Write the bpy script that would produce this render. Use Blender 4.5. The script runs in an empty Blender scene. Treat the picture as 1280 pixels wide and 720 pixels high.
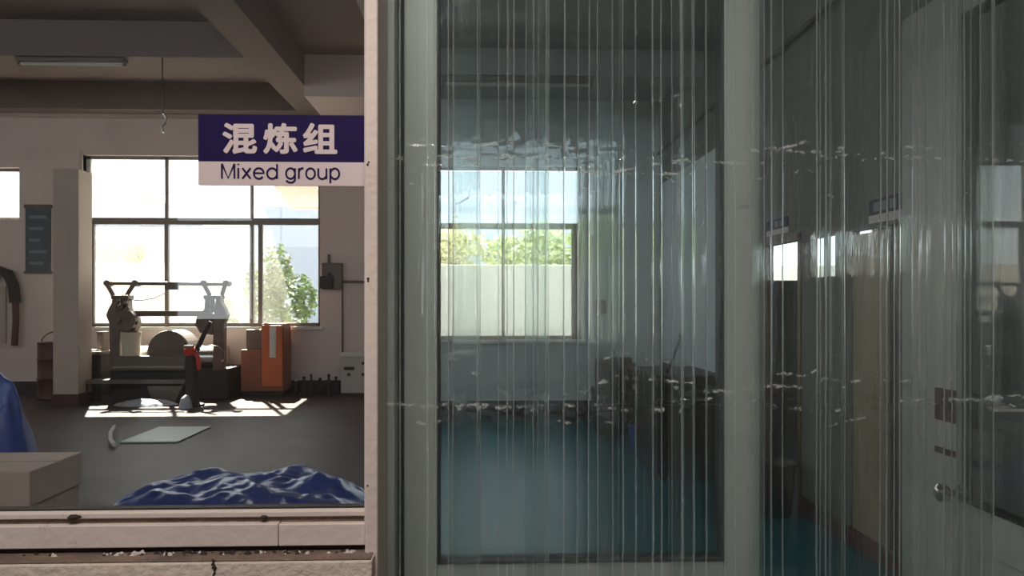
import bpy, math, random
from mathutils import Vector, Matrix, noise
random.seed(7)
SC = bpy.context.scene
COL = SC.collection

# ------------------------------------------------------------------ camera
F_PX, CX, CY, YAW, CAM_H = 965.0, 640.0, 378.0, math.radians(2.08), 1.5
cam_d = bpy.data.cameras.new('camera')
cam = bpy.data.objects.new('camera', cam_d); COL.objects.link(cam)
cam.location = (0, 0, CAM_H)
cam.rotation_euler = (math.pi / 2, 0, -YAW)
cam_d.sensor_width = 36.0
cam_d.lens = F_PX / 1280.0 * 36.0
cam_d.shift_y = (CY - 360.0) / 1280.0
cam_d.clip_start = 0.02
SC.camera = cam

# ------------------------------------------------------------------ sky, sun, exposure
SKY = 3.9
world = bpy.data.worlds.new('sky'); SC.world = world
world.use_nodes = True
bg = world.node_tree.nodes['Background']
bg.inputs[0].default_value = (0.90, 0.96, 1.0, 1)
bg.inputs[1].default_value = SKY
SUN_DIR = Vector((1.3, -2.95, -3.94)).normalized()
sun_d = bpy.data.lights.new('sun', 'SUN'); sun_d.energy = 55.0; sun_d.angle = math.radians(0.6)
sun_d.color = (1.0, 0.93, 0.80)
sun = bpy.data.objects.new('sun', sun_d); COL.objects.link(sun)
sun.rotation_euler = SUN_DIR.to_track_quat('-Z', 'Y').to_euler()
sun.location = (-20, 40, 40)
SC.view_settings.view_transform = 'Standard'
SC.view_settings.look = 'None'
SC.view_settings.exposure = 0.0
SC.view_settings.gamma = 1.0
SC.view_settings.use_curve_mapping = False
SC.cycles.transparent_max_bounces = 26
SC.cycles.max_bounces = 9
SC.cycles.diffuse_bounces = 4
SC.cycles.glossy_bounces = 4
SC.cycles.transmission_bounces = 7
SC.cycles.use_denoising = True
SC.cycles.sample_clamp_indirect = 6.0

def portal(loc, rot, sx, sy):
    d = bpy.data.lights.new('window_portal', 'AREA'); d.shape = 'RECTANGLE'; d.size = sx; d.size_y = sy
    d.cycles.is_portal = True
    o = bpy.data.objects.new('window_portal', d); COL.objects.link(o)
    o.location = loc; o.rotation_euler = rot

# ------------------------------------------------------------------ helpers
def P(px, py, Y):
    """world X, Z of photo pixel (px, py) on the frontal plane at depth Y"""
    u = (px - CX) / F_PX; v = -(py - CY) / F_PX
    rx = math.sin(YAW) + u * math.cos(YAW); ry = math.cos(YAW) - u * math.sin(YAW)
    return Y * rx / ry, CAM_H + Y * v / ry
def PX(px, Y): return P(px, CY, Y)[0]
def PZ(py, Y, px=605): return P(px, py, Y)[1]
def P3(px, py, Y):
    x, z = P(px, py, Y); return (x, Y, z)
def YW(px, X):
    """depth at which pixel column px meets the plane at X"""
    u = (px - CX) / F_PX
    return X * (math.cos(YAW) - u * math.sin(YAW)) / (math.sin(YAW) + u * math.cos(YAW))
def ZW(px, py, X): return P(px, py, YW(px, X))[1]

def srgb(r, g, b):
    f = lambda c: ((c / 255 + 0.055) / 1.055) ** 2.4 if c > 10 else c / 255 / 12.92
    return (f(r), f(g), f(b), 1)

MATS = {}
def mat(name, rgb, rough=0.6, metal=0.0, var=0.12, scale=6.0, bump=0.0, bscale=40.0, spec=0.5, stretch=None, dirt=None):
    if name in MATS: return MATS[name]
    m = bpy.data.materials.new(name); m.use_nodes = True
    nt = m.node_tree; b = nt.nodes['Principled BSDF']
    b.inputs['Roughness'].default_value = rough; b.inputs['Metallic'].default_value = metal
    b.inputs['Specular IOR Level'].default_value = spec
    c = srgb(*rgb)
    tc = nt.nodes.new('ShaderNodeTexCoord'); mp = nt.nodes.new('ShaderNodeMapping')
    nt.links.new(tc.outputs['Object'], mp.inputs[0])
    if stretch: mp.inputs['Scale'].default_value = stretch
    n = nt.nodes.new('ShaderNodeTexNoise'); n.inputs['Scale'].default_value = scale; n.inputs['Detail'].default_value = 6
    nt.links.new(mp.outputs[0], n.inputs['Vector'])
    r = nt.nodes.new('ShaderNodeValToRGB')
    r.color_ramp.elements[0].position = 0.3; r.color_ramp.elements[1].position = 0.7
    lo = [max(0, x * (1 - var)) for x in c[:3]] + [1]; hi = [min(1, x * (1 + var)) for x in c[:3]] + [1]
    r.color_ramp.elements[0].color = lo; r.color_ramp.elements[1].color = hi
    nt.links.new(n.outputs['Fac'], r.inputs[0])
    out = r.outputs[0]
    if dirt:
        n2 = nt.nodes.new('ShaderNodeTexNoise'); n2.inputs['Scale'].default_value = dirt[1]; n2.inputs['Detail'].default_value = 10
        n2.inputs['Roughness'].default_value = 0.7
        nt.links.new(mp.outputs[0], n2.inputs['Vector'])
        r2 = nt.nodes.new('ShaderNodeValToRGB'); r2.color_ramp.elements[0].position = dirt[2]; r2.color_ramp.elements[1].position = dirt[2] + 0.08
        nt.links.new(n2.outputs['Fac'], r2.inputs[0])
        mx = nt.nodes.new('ShaderNodeMix'); mx.data_type = 'RGBA'
        nt.links.new(r2.outputs[0], mx.inputs[0]); nt.links.new(out, mx.inputs[6]); mx.inputs[7].default_value = srgb(*dirt[0])
        out = mx.outputs[2]
    nt.links.new(out, b.inputs['Base Color'])
    if bump:
        nb = nt.nodes.new('ShaderNodeTexNoise'); nb.inputs['Scale'].default_value = bscale; nb.inputs['Detail'].default_value = 5
        nt.links.new(mp.outputs[0], nb.inputs['Vector'])
        bp = nt.nodes.new('ShaderNodeBump'); bp.inputs['Strength'].default_value = bump; bp.inputs['Distance'].default_value = 0.02
        nt.links.new(nb.outputs['Fac'], bp.inputs['Height']); nt.links.new(bp.outputs[0], b.inputs['Normal'])
    MATS[name] = m
    return m

def glass_mat(name, tint=(1, 1, 1), ior=1.5, haze=0.0, hazecol=(0.8, 0.8, 0.8), rough=0.0, streak=None):
    m = bpy.data.materials.new(name); m.use_nodes = True
    nt = m.node_tree; nt.nodes.clear()
    o = nt.nodes.new('ShaderNodeOutputMaterial')
    t = nt.nodes.new('ShaderNodeBsdfTransparent'); t.inputs[0].default_value = (*tint, 1)
    g = nt.nodes.new('ShaderNodeBsdfGlossy'); g.inputs['Roughness'].default_value = rough
    lw_ = nt.nodes.new('ShaderNodeLayerWeight'); lw_.inputs[0].default_value = 0.5
    f0 = ((ior - 1) / (ior + 1)) ** 2
    pw = nt.nodes.new('ShaderNodeMath'); pw.operation = 'POWER'; pw.inputs[1].default_value = 5.0
    nt.links.new(lw_.outputs['Facing'], pw.inputs[0])
    fr = nt.nodes.new('ShaderNodeMath'); fr.operation = 'MULTIPLY_ADD'; fr.inputs[1].default_value = 1 - f0; fr.inputs[2].default_value = f0
    nt.links.new(pw.outputs[0], fr.inputs[0])
    base = t.outputs[0]
    if haze:
        d = nt.nodes.new('ShaderNodeBsdfDiffuse'); d.inputs[0].default_value = (*hazecol, 1)
        tr = nt.nodes.new('ShaderNodeBsdfTranslucent'); tr.inputs[0].default_value = (*hazecol, 1)
        dd = nt.nodes.new('ShaderNodeMixShader'); dd.inputs[0].default_value = 0.5
        nt.links.new(d.outputs[0], dd.inputs[1]); nt.links.new(tr.outputs[0], dd.inputs[2])
        mh = nt.nodes.new('ShaderNodeMixShader')
        tc = nt.nodes.new('ShaderNodeTexCoord'); mp = nt.nodes.new('ShaderNodeMapping')
        mp.inputs['Scale'].default_value = streak or (3, 3, 3)
        nt.links.new(tc.outputs['Object'], mp.inputs[0])
        n = nt.nodes.new('ShaderNodeTexNoise'); n.inputs['Scale'].default_value = 1.0; n.inputs['Detail'].default_value = 8
        nt.links.new(mp.outputs[0], n.inputs['Vector'])
        mr = nt.nodes.new('ShaderNodeMapRange'); mr.inputs[1].default_value = 0.35; mr.inputs[2].default_value = 0.75
        mr.inputs[3].default_value = haze * 0.4; mr.inputs[4].default_value = haze * 1.8
        nt.links.new(n.outputs['Fac'], mr.inputs[0])
        nt.links.new(mr.outputs[0], mh.inputs[0]); nt.links.new(base, mh.inputs[1]); nt.links.new(dd.outputs[0], mh.inputs[2])
        base = mh.outputs[0]
    mx = nt.nodes.new('ShaderNodeMixShader')
    nt.links.new(fr.outputs[0], mx.inputs[0]); nt.links.new(base, mx.inputs[1]); nt.links.new(g.outputs[0], mx.inputs[2])
    nt.links.new(mx.outputs[0], o.inputs[0])
    MATS[name] = m
    return m

class MB:
    def __init__(s): s.v = []; s.f = []; s.m = []
    def add(s, vs, fs, mi=0):
        n = len(s.v); s.v += [tuple(v) for v in vs]
        for f in fs: s.f.append([i + n for i in f]); s.m.append(mi)
        return s
    def box(s, x0, x1, y0, y1, z0, z1, mi=0):
        x0, x1 = min(x0, x1), max(x0, x1); y0, y1 = min(y0, y1), max(y0, y1); z0, z1 = min(z0, z1), max(z0, z1)
        v = [(x0,y0,z0),(x1,y0,z0),(x1,y1,z0),(x0,y1,z0),(x0,y0,z1),(x1,y0,z1),(x1,y1,z1),(x0,y1,z1)]
        return s.add(v, [(0,3,2,1),(4,5,6,7),(0,1,5,4),(1,2,6,5),(2,3,7,6),(3,0,4,7)], mi)
    def ring(s, c, ax, r, n):
        ax = Vector(ax).normalized(); up = Vector((0, 0, 1)) if abs(ax.z) < 0.9 else Vector((1, 0, 0))
        a = ax.cross(up).normalized(); b = ax.cross(a)
        return [Vector(c) + (a * math.cos(2 * math.pi * i / n) + b * math.sin(2 * math.pi * i / n)) * r for i in range(n)]
    def cyl(s, p0, p1, r0, r1=None, n=16, mi=0):
        r1 = r0 if r1 is None else r1
        ax = Vector(p1) - Vector(p0)
        v = s.ring(p0, ax, r0, n) + s.ring(p1, ax, r1, n)
        f = [(i, (i + 1) % n, n + (i + 1) % n, n + i) for i in range(n)] + [tuple(range(n))[::-1], tuple(range(n, 2 * n))]
        return s.add(v, f, mi)
    def tube(s, pts, r, n=8, mi=0):
        pts = [Vector(p) for p in pts]; v = []; k = len(pts)
        rr = r if isinstance(r, (list, tuple)) else [r] * k
        for i, p in enumerate(pts):
            t = (pts[min(i + 1, k - 1)] - pts[max(i - 1, 0)]).normalized()
            up = Vector((0.12, 1, 0.05)).normalized()
            if abs(t.dot(up)) > 0.95: up = Vector((0, 0, 1))
            a = t.cross(up).normalized(); b = t.cross(a)
            v += [p + (a * math.cos(2 * math.pi * j / n) + b * math.sin(2 * math.pi * j / n)) * rr[i] for j in range(n)]
        f = [(i * n + j, i * n + (j + 1) % n, (i + 1) * n + (j + 1) % n, (i + 1) * n + j) for i in range(k - 1) for j in range(n)]
        f += [tuple(range(n))[::-1], tuple(range((k - 1) * n, k * n))]
        return s.add(v, f, mi)
    def prism(s, poly, y0, y1, mi=0):
        n = len(poly)
        v = [(x, y0, z) for x, z in poly] + [(x, y1, z) for x, z in poly]
        f = [(i, (i + 1) % n, n + (i + 1) % n, n + i) for i in range(n)] + [tuple(range(n))[::-1], tuple(range(n, 2 * n))]
        return s.add(v, f, mi)
    def lathe(s, prof, c, n=24, mi=0):
        v = []; k = len(prof)
        for r, z in prof:
            v += [(c[0] + r * math.cos(2 * math.pi * j / n), c[1] + r * math.sin(2 * math.pi * j / n), c[2] + z) for j in range(n)]
        f = [(i * n + j, i * n + (j + 1) % n, (i + 1) * n + (j + 1) % n, (i + 1) * n + j) for i in range(k - 1) for j in range(n)]
        f += [tuple(range(n))[::-1], tuple(range((k - 1) * n, k * n))]
        return s.add(v, f, mi)
    def build(s, name, mats, parent=None, smooth=False, bevel=0.0):
        me = bpy.data.meshes.new(name); me.from_pydata(s.v, [], s.f)
        if not isinstance(mats, (list, tuple)): mats = [mats]
        for m in mats: me.materials.append(MATS[m] if isinstance(m, str) else m)
        me.polygons.foreach_set('material_index', s.m)
        if smooth: me.polygons.foreach_set('use_smooth', [True] * len(s.f))
        me.update()
        o = bpy.data.objects.new(name, me); COL.objects.link(o)
        if bevel:
            b = o.modifiers.new('bevel', 'BEVEL'); b.width = bevel; b.segments = 2; b.limit_method = 'ANGLE'
        if smooth:
            e = o.modifiers.new('edge', 'EDGE_SPLIT'); e.split_angle = math.radians(40)
        if parent: attach(o, parent)
        return o

def attach(o, parent):
    def world_of(p):
        return (world_of(p.parent) @ p.matrix_parent_inverse if p.parent else Matrix.Identity(4)) @ Matrix.Translation(p.location)
    o.parent = parent
    o.matrix_parent_inverse = world_of(parent).inverted()
def tag(o, label, cat, group=None):
    o['label'] = label; o['category'] = cat
    if group: o['group'] = group
    return o
def thing(name, label, cat, loc, group=None):
    o = bpy.data.objects.new(name, None); COL.objects.link(o); o.location = loc; o.empty_display_size = 0.1
    return tag(o, label, cat, group)
def structure(o, label=None, cat=None):
    o['kind'] = 'structure'
    if label: o['label'] = label
    if cat: o['category'] = cat
    return o
def sroot(name, loc, label=None, cat=None):
    o = bpy.data.objects.new(name, None); COL.objects.link(o); o.location = loc; o.empty_display_size = 0.1
    return structure(o, label, cat)
def box_wall_y(mb, x0, x1, y0, y1, z0, z1, holes):
    """wall slab facing Y with rectangular holes (x0,x1,z0,z1)"""
    xs = sorted({x0, x1, *[h[0] for h in holes], *[h[1] for h in holes]}); zs = sorted({z0, z1, *[h[2] for h in holes], *[h[3] for h in holes]})
    for i in range(len(xs) - 1):
        for j in range(len(zs) - 1):
            cx, cz = (xs[i] + xs[i + 1]) / 2, (zs[j] + zs[j + 1]) / 2
            if any(h[0] < cx < h[1] and h[2] < cz < h[3] for h in holes): continue
            mb.box(xs[i], xs[i + 1], y0, y1, zs[j], zs[j + 1])
def box_wall_x(mb, x0, x1, y0, y1, z0, z1, holes):
    ys = sorted({y0, y1, *[h[0] for h in holes], *[h[1] for h in holes]}); zs = sorted({z0, z1, *[h[2] for h in holes], *[h[3] for h in holes]})
    for i in range(len(ys) - 1):
        for j in range(len(zs) - 1):
            cy, cz = (ys[i] + ys[i + 1]) / 2, (zs[j] + zs[j + 1]) / 2
            if any(h[0] < cy < h[1] and h[2] < cz < h[3] for h in holes): continue
            mb.box(x0, x1, ys[i], ys[i + 1], zs[j], zs[j + 1])

# ------------------------------------------------------------------ materials
mat('cream_paint', (212, 197, 189), 0.55, var=0.06, scale=5, bump=0.12, bscale=60, dirt=((120, 98, 84), 9, 0.66))
mat('cream_plaster', (212, 196, 182), 0.8, var=0.08, scale=4, bump=0.35, bscale=50, dirt=((110, 88, 70), 7, 0.64))
mat('ledge_grime', (112, 94, 82), 0.9, var=0.3, scale=14, bump=0.5, bscale=70)
mat('groove_dark', (52, 42, 38), 0.9, var=0.3, scale=20)
mat('crumb_white', (205, 195, 186), 0.9, var=0.2, scale=40)
mat('aluminium', (196, 200, 194), 0.45, 0.1, var=0.05, scale=3)
mat('gasket', (26, 26, 27), 0.6, var=0.2)
mat('workshop_wall', (218, 205, 200), 0.85, var=0.06, scale=1.2, bump=0.1)
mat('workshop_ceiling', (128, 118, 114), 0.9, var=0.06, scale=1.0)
mat('pier_paint', (196, 184, 172), 0.8, var=0.05, scale=2)
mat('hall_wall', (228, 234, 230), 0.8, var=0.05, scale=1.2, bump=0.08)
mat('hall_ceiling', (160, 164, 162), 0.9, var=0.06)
mat('hall_wall_shaded', (116, 117, 113), 0.8, var=0.05, scale=1.2, bump=0.08)  # hall wall tone darkened, dim glancing light put into the colour
mat('skirting_dark', (48, 40, 42), 0.6, var=0.25, scale=8)
mat('skirting_red', (84, 34, 34), 0.5, var=0.25, scale=8)
mat('floor_grey', (64, 51, 48), 0.5, var=0.28, scale=0.9, bump=0.05, bscale=20, spec=0.18, dirt=((46, 40, 38), 1.3, 0.54))
mat('floor_teal', (22, 94, 104), 0.4, var=0.12, scale=0.9, bump=0.03, bscale=12, spec=0.12)
mat('corridor_wall', (124, 114, 106), 0.9, var=0.06)
mat('floor_outer', (84, 78, 74), 0.6, var=0.1)
mat('window_metal', (120, 112, 106), 0.45, 0.3, var=0.06)
mat('white_paint', (214, 212, 206), 0.6, var=0.05, scale=4)
mat('navy_print', (27, 14, 66), 0.6, var=0.05, scale=8, spec=0.15)
mat('sign_white', (205, 188, 188), 0.45, var=0.03, scale=8)
mat('yard_ground', (112, 108, 100), 0.9, var=0.15, scale=2)
mat('yard_wall', (190, 182, 174), 0.85, var=0.1, scale=1.5, dirt=((150, 142, 134), 1.2, 0.6))
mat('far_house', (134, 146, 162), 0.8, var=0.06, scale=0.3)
mat('haze_house', (188, 200, 212), 0.9, var=0.05, scale=0.3)  # far house lightened, brightness painted in for the view through the curtain
mat('yard_wall_white', (205, 203, 194), 0.9, var=0.06, scale=1.5)  # wall colour lightened to make up for the shaded hall-side yard
mat('leaf_pale', (176, 190, 140), 0.5, var=0.4, scale=9)  # leaf colour lightened to make up for shade outside the hall
mat('leaf_pale_yellow', (206, 204, 160), 0.5, var=0.3, scale=9)  # yellow leaves lightened the same way, brightness in the colour
mat('far_window', (96, 108, 122), 0.3, var=0.1)
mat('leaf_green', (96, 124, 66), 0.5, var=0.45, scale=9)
mat('leaf_yellow', (160, 152, 88), 0.5, var=0.35, scale=9)
mat('bark', (92, 76, 60), 0.9, var=0.2)
mat('machine_dark', (106, 94, 86), 0.5, 0.3, var=0.2, scale=9)
mat('machine_grey', (104, 95, 88), 0.5, 0.2, var=0.12, scale=5)
mat('machine_black', (44, 38, 36), 0.5, 0.2, var=0.2, scale=8)
mat('steel', (190, 188, 184), 0.25, 0.9, var=0.08, scale=8)
mat('bucket_cream', (206, 200, 180), 0.5, var=0.06)
mat('red_paint', (200, 52, 36), 0.45, var=0.1)
mat('maroon_paint', (74, 36, 34), 0.5, var=0.2, scale=6)
mat('orange_paint', (214, 112, 62), 0.5, var=0.08, scale=4)
mat('orange_brown', (150, 92, 66), 0.55, var=0.1, scale=4)
mat('paper', (224, 220, 214), 0.8, var=0.04)
mat('carton', (205, 188, 178), 0.8, var=0.06, scale=3)
mat('appliance_white', (190, 184, 176), 0.5, var=0.04)
mat('poster_blue', (80, 96, 102), 0.6, var=0.14, scale=12)
mat('poster_pale', (120, 136, 142), 0.6, var=0.05)
mat('rubber_black', (40, 36, 38), 0.6, var=0.15)
mat('wood_brown', (104, 80, 62), 0.55, var=0.2, scale=3, stretch=(6, 6, 1))
mat('door_beige', (150, 138, 108), 0.5, var=0.08, scale=2, stretch=(5, 5, 1))
mat('lit_wall_white', (236, 246, 250), 0.6, var=0.04)  # pale tone stands in for window light on the right hall wall
mat('bench_brown', (36, 27, 28), 0.5, var=0.2, scale=5)
mat('blue_plastic', (46, 92, 190), 0.4, var=0.1)
mat('pale_green', (178, 196, 182), 0.4, var=0.08)
mat('lamp_body', (110, 104, 100), 0.5, var=0.05)
mat('lamp_tube', (190, 190, 186), 0.3, var=0.02)
mat('chrome', (200, 200, 205), 0.15, 1.0, var=0.03)
def film_mat(name, rgb, alpha):
    m = mat(name, rgb, 0.28, var=0.2, scale=5, bump=0.35, bscale=9)
    nt = m.node_tree; b = nt.nodes['Principled BSDF']; out = nt.nodes['Material Output']
    t = nt.nodes.new('ShaderNodeBsdfTransparent'); t.inputs[0].default_value = (0.75, 0.85, 1, 1)
    mx = nt.nodes.new('ShaderNodeMixShader'); mx.inputs[0].default_value = alpha
    nt.links.new(t.outputs[0], mx.inputs[1]); nt.links.new(b.outputs[0], mx.inputs[2]); nt.links.new(mx.outputs[0], out.inputs[0])
film_mat('blue_film', (68, 92, 170), 0.76)
film_mat('clear_film', (200, 206, 214), 0.7)
glass_mat('pane_glass', (0.97, 0.97, 0.96), 1.5, 0.012, (0.9, 0.86, 0.82), streak=(2, 2, 0.8))
glass_mat('door_glass', (0.95, 0.97, 0.97), 1.5)
glass_mat('dusty_glass', (0.96, 0.97, 0.97), 1.45, 0.10, (0.96, 0.96, 0.94), streak=(1.0, 1.0, 0.7))
glass_mat('window_glass', (0.96, 0.97, 0.97), 1.45, 0.05, (0.95, 0.95, 0.92), streak=(1.2, 1.2, 0.6))

# strip curtain PVC: clear sheet, faintly blue-green and milky, with glints painted white along its fold marks
def pvc():
    m = glass_mat('pvc_clear', (0.948, 0.976, 0.973), 1.45, 0.022, (0.76, 0.84, 0.84), rough=0.05, streak=(34, 34, 0.9))
    nt = m.node_tree; L = nt.links.new; N = nt.nodes.new
    def math_(op, a, b=None, c=None, clamp=False):
        n = N('ShaderNodeMath'); n.operation = op; n.use_clamp = clamp
        for k, v in enumerate((a, b, c)):
            if v is None: continue
            if isinstance(v, (int, float)): n.inputs[k].default_value = v
            else: L(v, n.inputs[k])
        return n.outputs[0]
    tc = N('ShaderNodeTexCoord'); oi = N('ShaderNodeObjectInfo')
    def nz(scale, detail=3, rough=.5, off=0.0):
        mp = N('ShaderNodeMapping'); mp.inputs['Scale'].default_value = scale; mp.inputs['Location'].default_value = (off, off, off)
        L(tc.outputs['Object'], mp.inputs[0])
        n = N('ShaderNodeTexNoise'); n.inputs['Scale'].default_value = 1; n.inputs['Detail'].default_value = detail; n.inputs['Roughness'].default_value = rough
        L(mp.outputs[0], n.inputs['Vector']); return n.outputs['Fac']
    bp = N('ShaderNodeBump'); bp.inputs['Strength'].default_value = 0.3; bp.inputs['Distance'].default_value = 0.01
    L(nz((30, 30, 1.6)), bp.inputs['Height'])
    tr = [n for n in nt.nodes if n.type == 'BSDF_TRANSPARENT'][0]
    gl = [n for n in nt.nodes if n.type == 'BSDF_GLOSSY'][0]
    L(bp.outputs[0], gl.inputs['Normal'])
    # a share of the light is bent by the uneven sheet
    rf = N('ShaderNodeBsdfRefraction'); rf.inputs['IOR'].default_value = 1.25; rf.inputs['Roughness'].default_value = 0.0
    rf.inputs['Color'].default_value = tr.inputs[0].default_value
    bp2 = N('ShaderNodeBump'); bp2.inputs['Strength'].default_value = 0.35; bp2.inputs['Distance'].default_value = 0.01
    L(nz((55, 55, 6), 4, .6), bp2.inputs['Height']); L(bp2.outputs[0], rf.inputs['Normal'])
    mr = N('ShaderNodeMixShader'); mr.inputs[0].default_value = 0.16
    outs = [l.to_socket for l in tr.outputs[0].links]
    L(tr.outputs[0], mr.inputs[1]); L(rf.outputs[0], mr.inputs[2])
    # fold glints painted as broken whitish lines, plus vertical rub marks
    sp = N('ShaderNodeSeparateXYZ'); L(tc.outputs['Object'], sp.inputs[0]); z = sp.outputs[2]
    def fold(z0, amp, width, thr, off):
        zc = math_('MULTIPLY_ADD', nz((5, 5, 0.01), 2, .5, off), amp, z0 - amp * .5)
        rn = math_('FRACT', math_('MULTIPLY', oi.outputs['Random'], 3.7 + off * 1.31))
        zc = math_('ADD', zc, math_('MULTIPLY', math_('SUBTRACT', rn, .5), .07))
        zc = math_('MULTIPLY_ADD', nz((90, 90, 90), 3, .6, off + 3), .018, math_('SUBTRACT', zc, .009))
        d = math_('ABSOLUTE', math_('SUBTRACT', z, zc))
        near = math_('SUBTRACT', 1.0, math_('DIVIDE', d, width), clamp=True)
        brk = math_('MULTIPLY', math_('SUBTRACT', nz((38, 38, 38), 4, .7, off + 7), thr), 9.0, clamp=True)
        return math_('MULTIPLY', near, brk)
    f = fold(1.805, .10, .0045, .50, 1.0)
    for q in ((1.80, .03, .0035, .50, 2.0), (1.306, .05, .0045, .50, 3.0), (1.27, .10, .0050, .54, 5.0), (1.33, .22, .004, .55, 9.0), (1.74, .25, .003, .56, 11.0)): f = math_('MAXIMUM', f, fold(*q))
    st_ = math_('MULTIPLY', math_('SUBTRACT', nz((160, 160, 1.3), 3, .6, 21), .62), 5.0, clamp=True)
    wh = math_('MULTIPLY', math_('SUBTRACT', nz((6, 6, 2.2), 2, .5, 33), .42), 3.0, clamp=True)
    f2 = math_('MULTIPLY', math_('MULTIPLY', st_, wh), .5)
    f = math_('MULTIPLY', math_('MAXIMUM', f, f2), .7)
    wd = N('ShaderNodeBsdfDiffuse'); wd.inputs[0].default_value = (.92, .92, .90, 1)
    wt = N('ShaderNodeBsdfTranslucent'); wt.inputs[0].default_value = (.92, .92, .90, 1)
    w2_ = N('ShaderNodeMixShader'); L(wd.outputs[0], w2_.inputs[1]); L(wt.outputs[0], w2_.inputs[2])
    ms = N('ShaderNodeMixShader'); L(f, ms.inputs[0]); L(mr.outputs[0], ms.inputs[1]); L(w2_.outputs[0], ms.inputs[2])
    for o in outs: L(ms.outputs[0], o)
pvc()
g = bpy.data.materials.new('pvc_edge'); g.use_nodes = True; MATS['pvc_edge'] = g
b = g.node_tree.nodes['Principled BSDF']
b.inputs['Base Color'].default_value = (0.86, 0.94, 0.92, 1); b.inputs['Roughness'].default_value = 0.08
b.inputs['Transmission Weight'].default_value = 0.88; b.inputs['IOR'].default_value = 1.38

# ------------------------------------------------------------------ the setting
YP = 1.50                      # glazed partition
YD = 1.72                      # front of the double door
WX0, WX1 = -12.7, -0.9          # workshop, left / right end of its far wall
YF, YH = 13.0, 9.9             # far walls of workshop and hall
HX1 = 2.27                     # hall, right wall
ZC, ZH = 5.05, 4.1             # ceilings
ZTOP = 2.5                     # head of partition glazing and doors

structure(MB().box(WX0 - .3, -0.55, YP - 0.05, YF + .3, -0.2, 0).build('floor_workshop', 'floor_grey'), 'dull grey concrete workshop floor')
structure(MB().box(-0.55, 7.0, YP - 0.05, 11.4, -0.2, 0).build('floor_hall', 'floor_teal'), 'glossy teal epoxy floor beyond the strip curtain')
structure(MB().box(-3.6, 3.2, -3.4, YP - 0.05, -0.2, 0).build('floor_corridor', 'floor_outer'), 'plain corridor floor in front of the partition')

# windows in the far wall of the workshop
W2 = (PX(104, YF), PX(400, YF), PZ(408, YF), PZ(197, YF))
W4 = (PX(-75, YF), PX(24, YF), PZ(277, YF), PZ(213, YF))
W11 = (-12.4, -9.45, W2[2], W2[3])  # added unseen window, extra light for the workshop
mb = MB(); box_wall_y(mb, WX0, WX1, YF, YF + .26, 0, ZC, [W2, W4, W11]); 
structure(mb.build('wall_far_workshop', 'workshop_wall'), 'beige-grey far wall of the workshop')
W3 = (-0.78, PX(727, YH), PZ(425, YH), PZ(207, YH))
mb = MB(); box_wall_y(mb, WX1, HX1 + .2, YH, YH + .26, 0, ZH + .3, [W3])
structure(mb.build('wall_far_hall', 'hall_wall'), 'grey far wall of the hall')
structure(MB().box(WX1 - .24, WX1, YH + .0, 14.95, 0, 12).build('wall_jog', 'workshop_wall'), 'wall stepping back between hall and workshop, extended outside to block sun')  # outer end and height added to block sun from the hall window
structure(MB().box(WX0 - .3, WX1, YF, YF + .26, ZC, 12).build('wall_upper_sun_block', 'workshop_wall'), 'added unseen wall above the workshop that keeps sun off the hall window')  # added out of view to shade the hall window
LW = []
mb = MB(); box_wall_x(mb, WX0 - .26, WX0, YP, YF + .26, 0, ZC, LW)
structure(mb.build('wall_left_workshop', 'workshop_wall'), 'left wall of the workshop with windows')
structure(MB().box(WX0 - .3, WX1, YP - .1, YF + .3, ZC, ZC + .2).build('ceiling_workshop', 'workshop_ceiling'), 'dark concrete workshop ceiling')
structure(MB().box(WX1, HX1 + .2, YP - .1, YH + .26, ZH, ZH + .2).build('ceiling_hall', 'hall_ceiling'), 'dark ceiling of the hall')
structure(MB().box(WX1 - .2, WX1, YP - .1, YH + .2, ZH, ZC).build('wall_ceiling_step', 'workshop_wall'), 'step between the two ceilings')
# beams
bw = P(370, 140, 12.57)[0]; bw2 = bw + .46
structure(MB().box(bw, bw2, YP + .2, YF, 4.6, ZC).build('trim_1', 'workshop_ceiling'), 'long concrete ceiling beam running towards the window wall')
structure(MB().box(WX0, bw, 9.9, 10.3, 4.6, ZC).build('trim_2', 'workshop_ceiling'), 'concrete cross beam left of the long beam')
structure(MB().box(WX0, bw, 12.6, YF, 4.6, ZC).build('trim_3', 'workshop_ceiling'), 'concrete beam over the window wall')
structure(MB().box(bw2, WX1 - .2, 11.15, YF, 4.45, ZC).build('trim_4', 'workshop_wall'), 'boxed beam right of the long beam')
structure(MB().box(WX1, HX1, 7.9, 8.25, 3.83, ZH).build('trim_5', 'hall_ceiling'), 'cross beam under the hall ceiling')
structure(MB().box(WX0, bw2, YF - .07, YF, PZ(152, YF), PZ(146, YF)).build('trim_6', 'pier_paint'), 'pale ledge high on the window wall')
# skirtings
structure(MB().box(WX0, WX1 - .24, YF - .03, YF, 0, .2).build('baseboard_far_workshop', 'skirting_dark'))
structure(MB().box(WX1, HX1, YH - .03, YH, 0, .24).build('baseboard_far_hall', 'skirting_dark'))

# right wall of the hall, with a doorway, a glazed slot and a closed door
D4 = (YW(1002, HX1), YW(955, HX1), 0, 2.0)
D3 = (YW(1130, HX1), YW(1065, HX1), 0, ZW(1065, 290, HX1))
S5 = (YW(1044, HX1), YW(1012, HX1), 1.67, 1.94)
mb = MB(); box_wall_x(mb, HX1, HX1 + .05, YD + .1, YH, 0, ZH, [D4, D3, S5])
structure(mb.build('wall_right_hall', 'hall_wall_shaded'), 'right wall of the hall with doors, dim glancing light painted in')
for y0, y1 in ((YD + .1, D3[0]), (D3[1], D4[0]), (D4[1], YH)):
    structure(MB().box(HX1 - .02, HX1, y0, y1, 0, .12).build('baseboard_right', 'skirting_red'))
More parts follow.
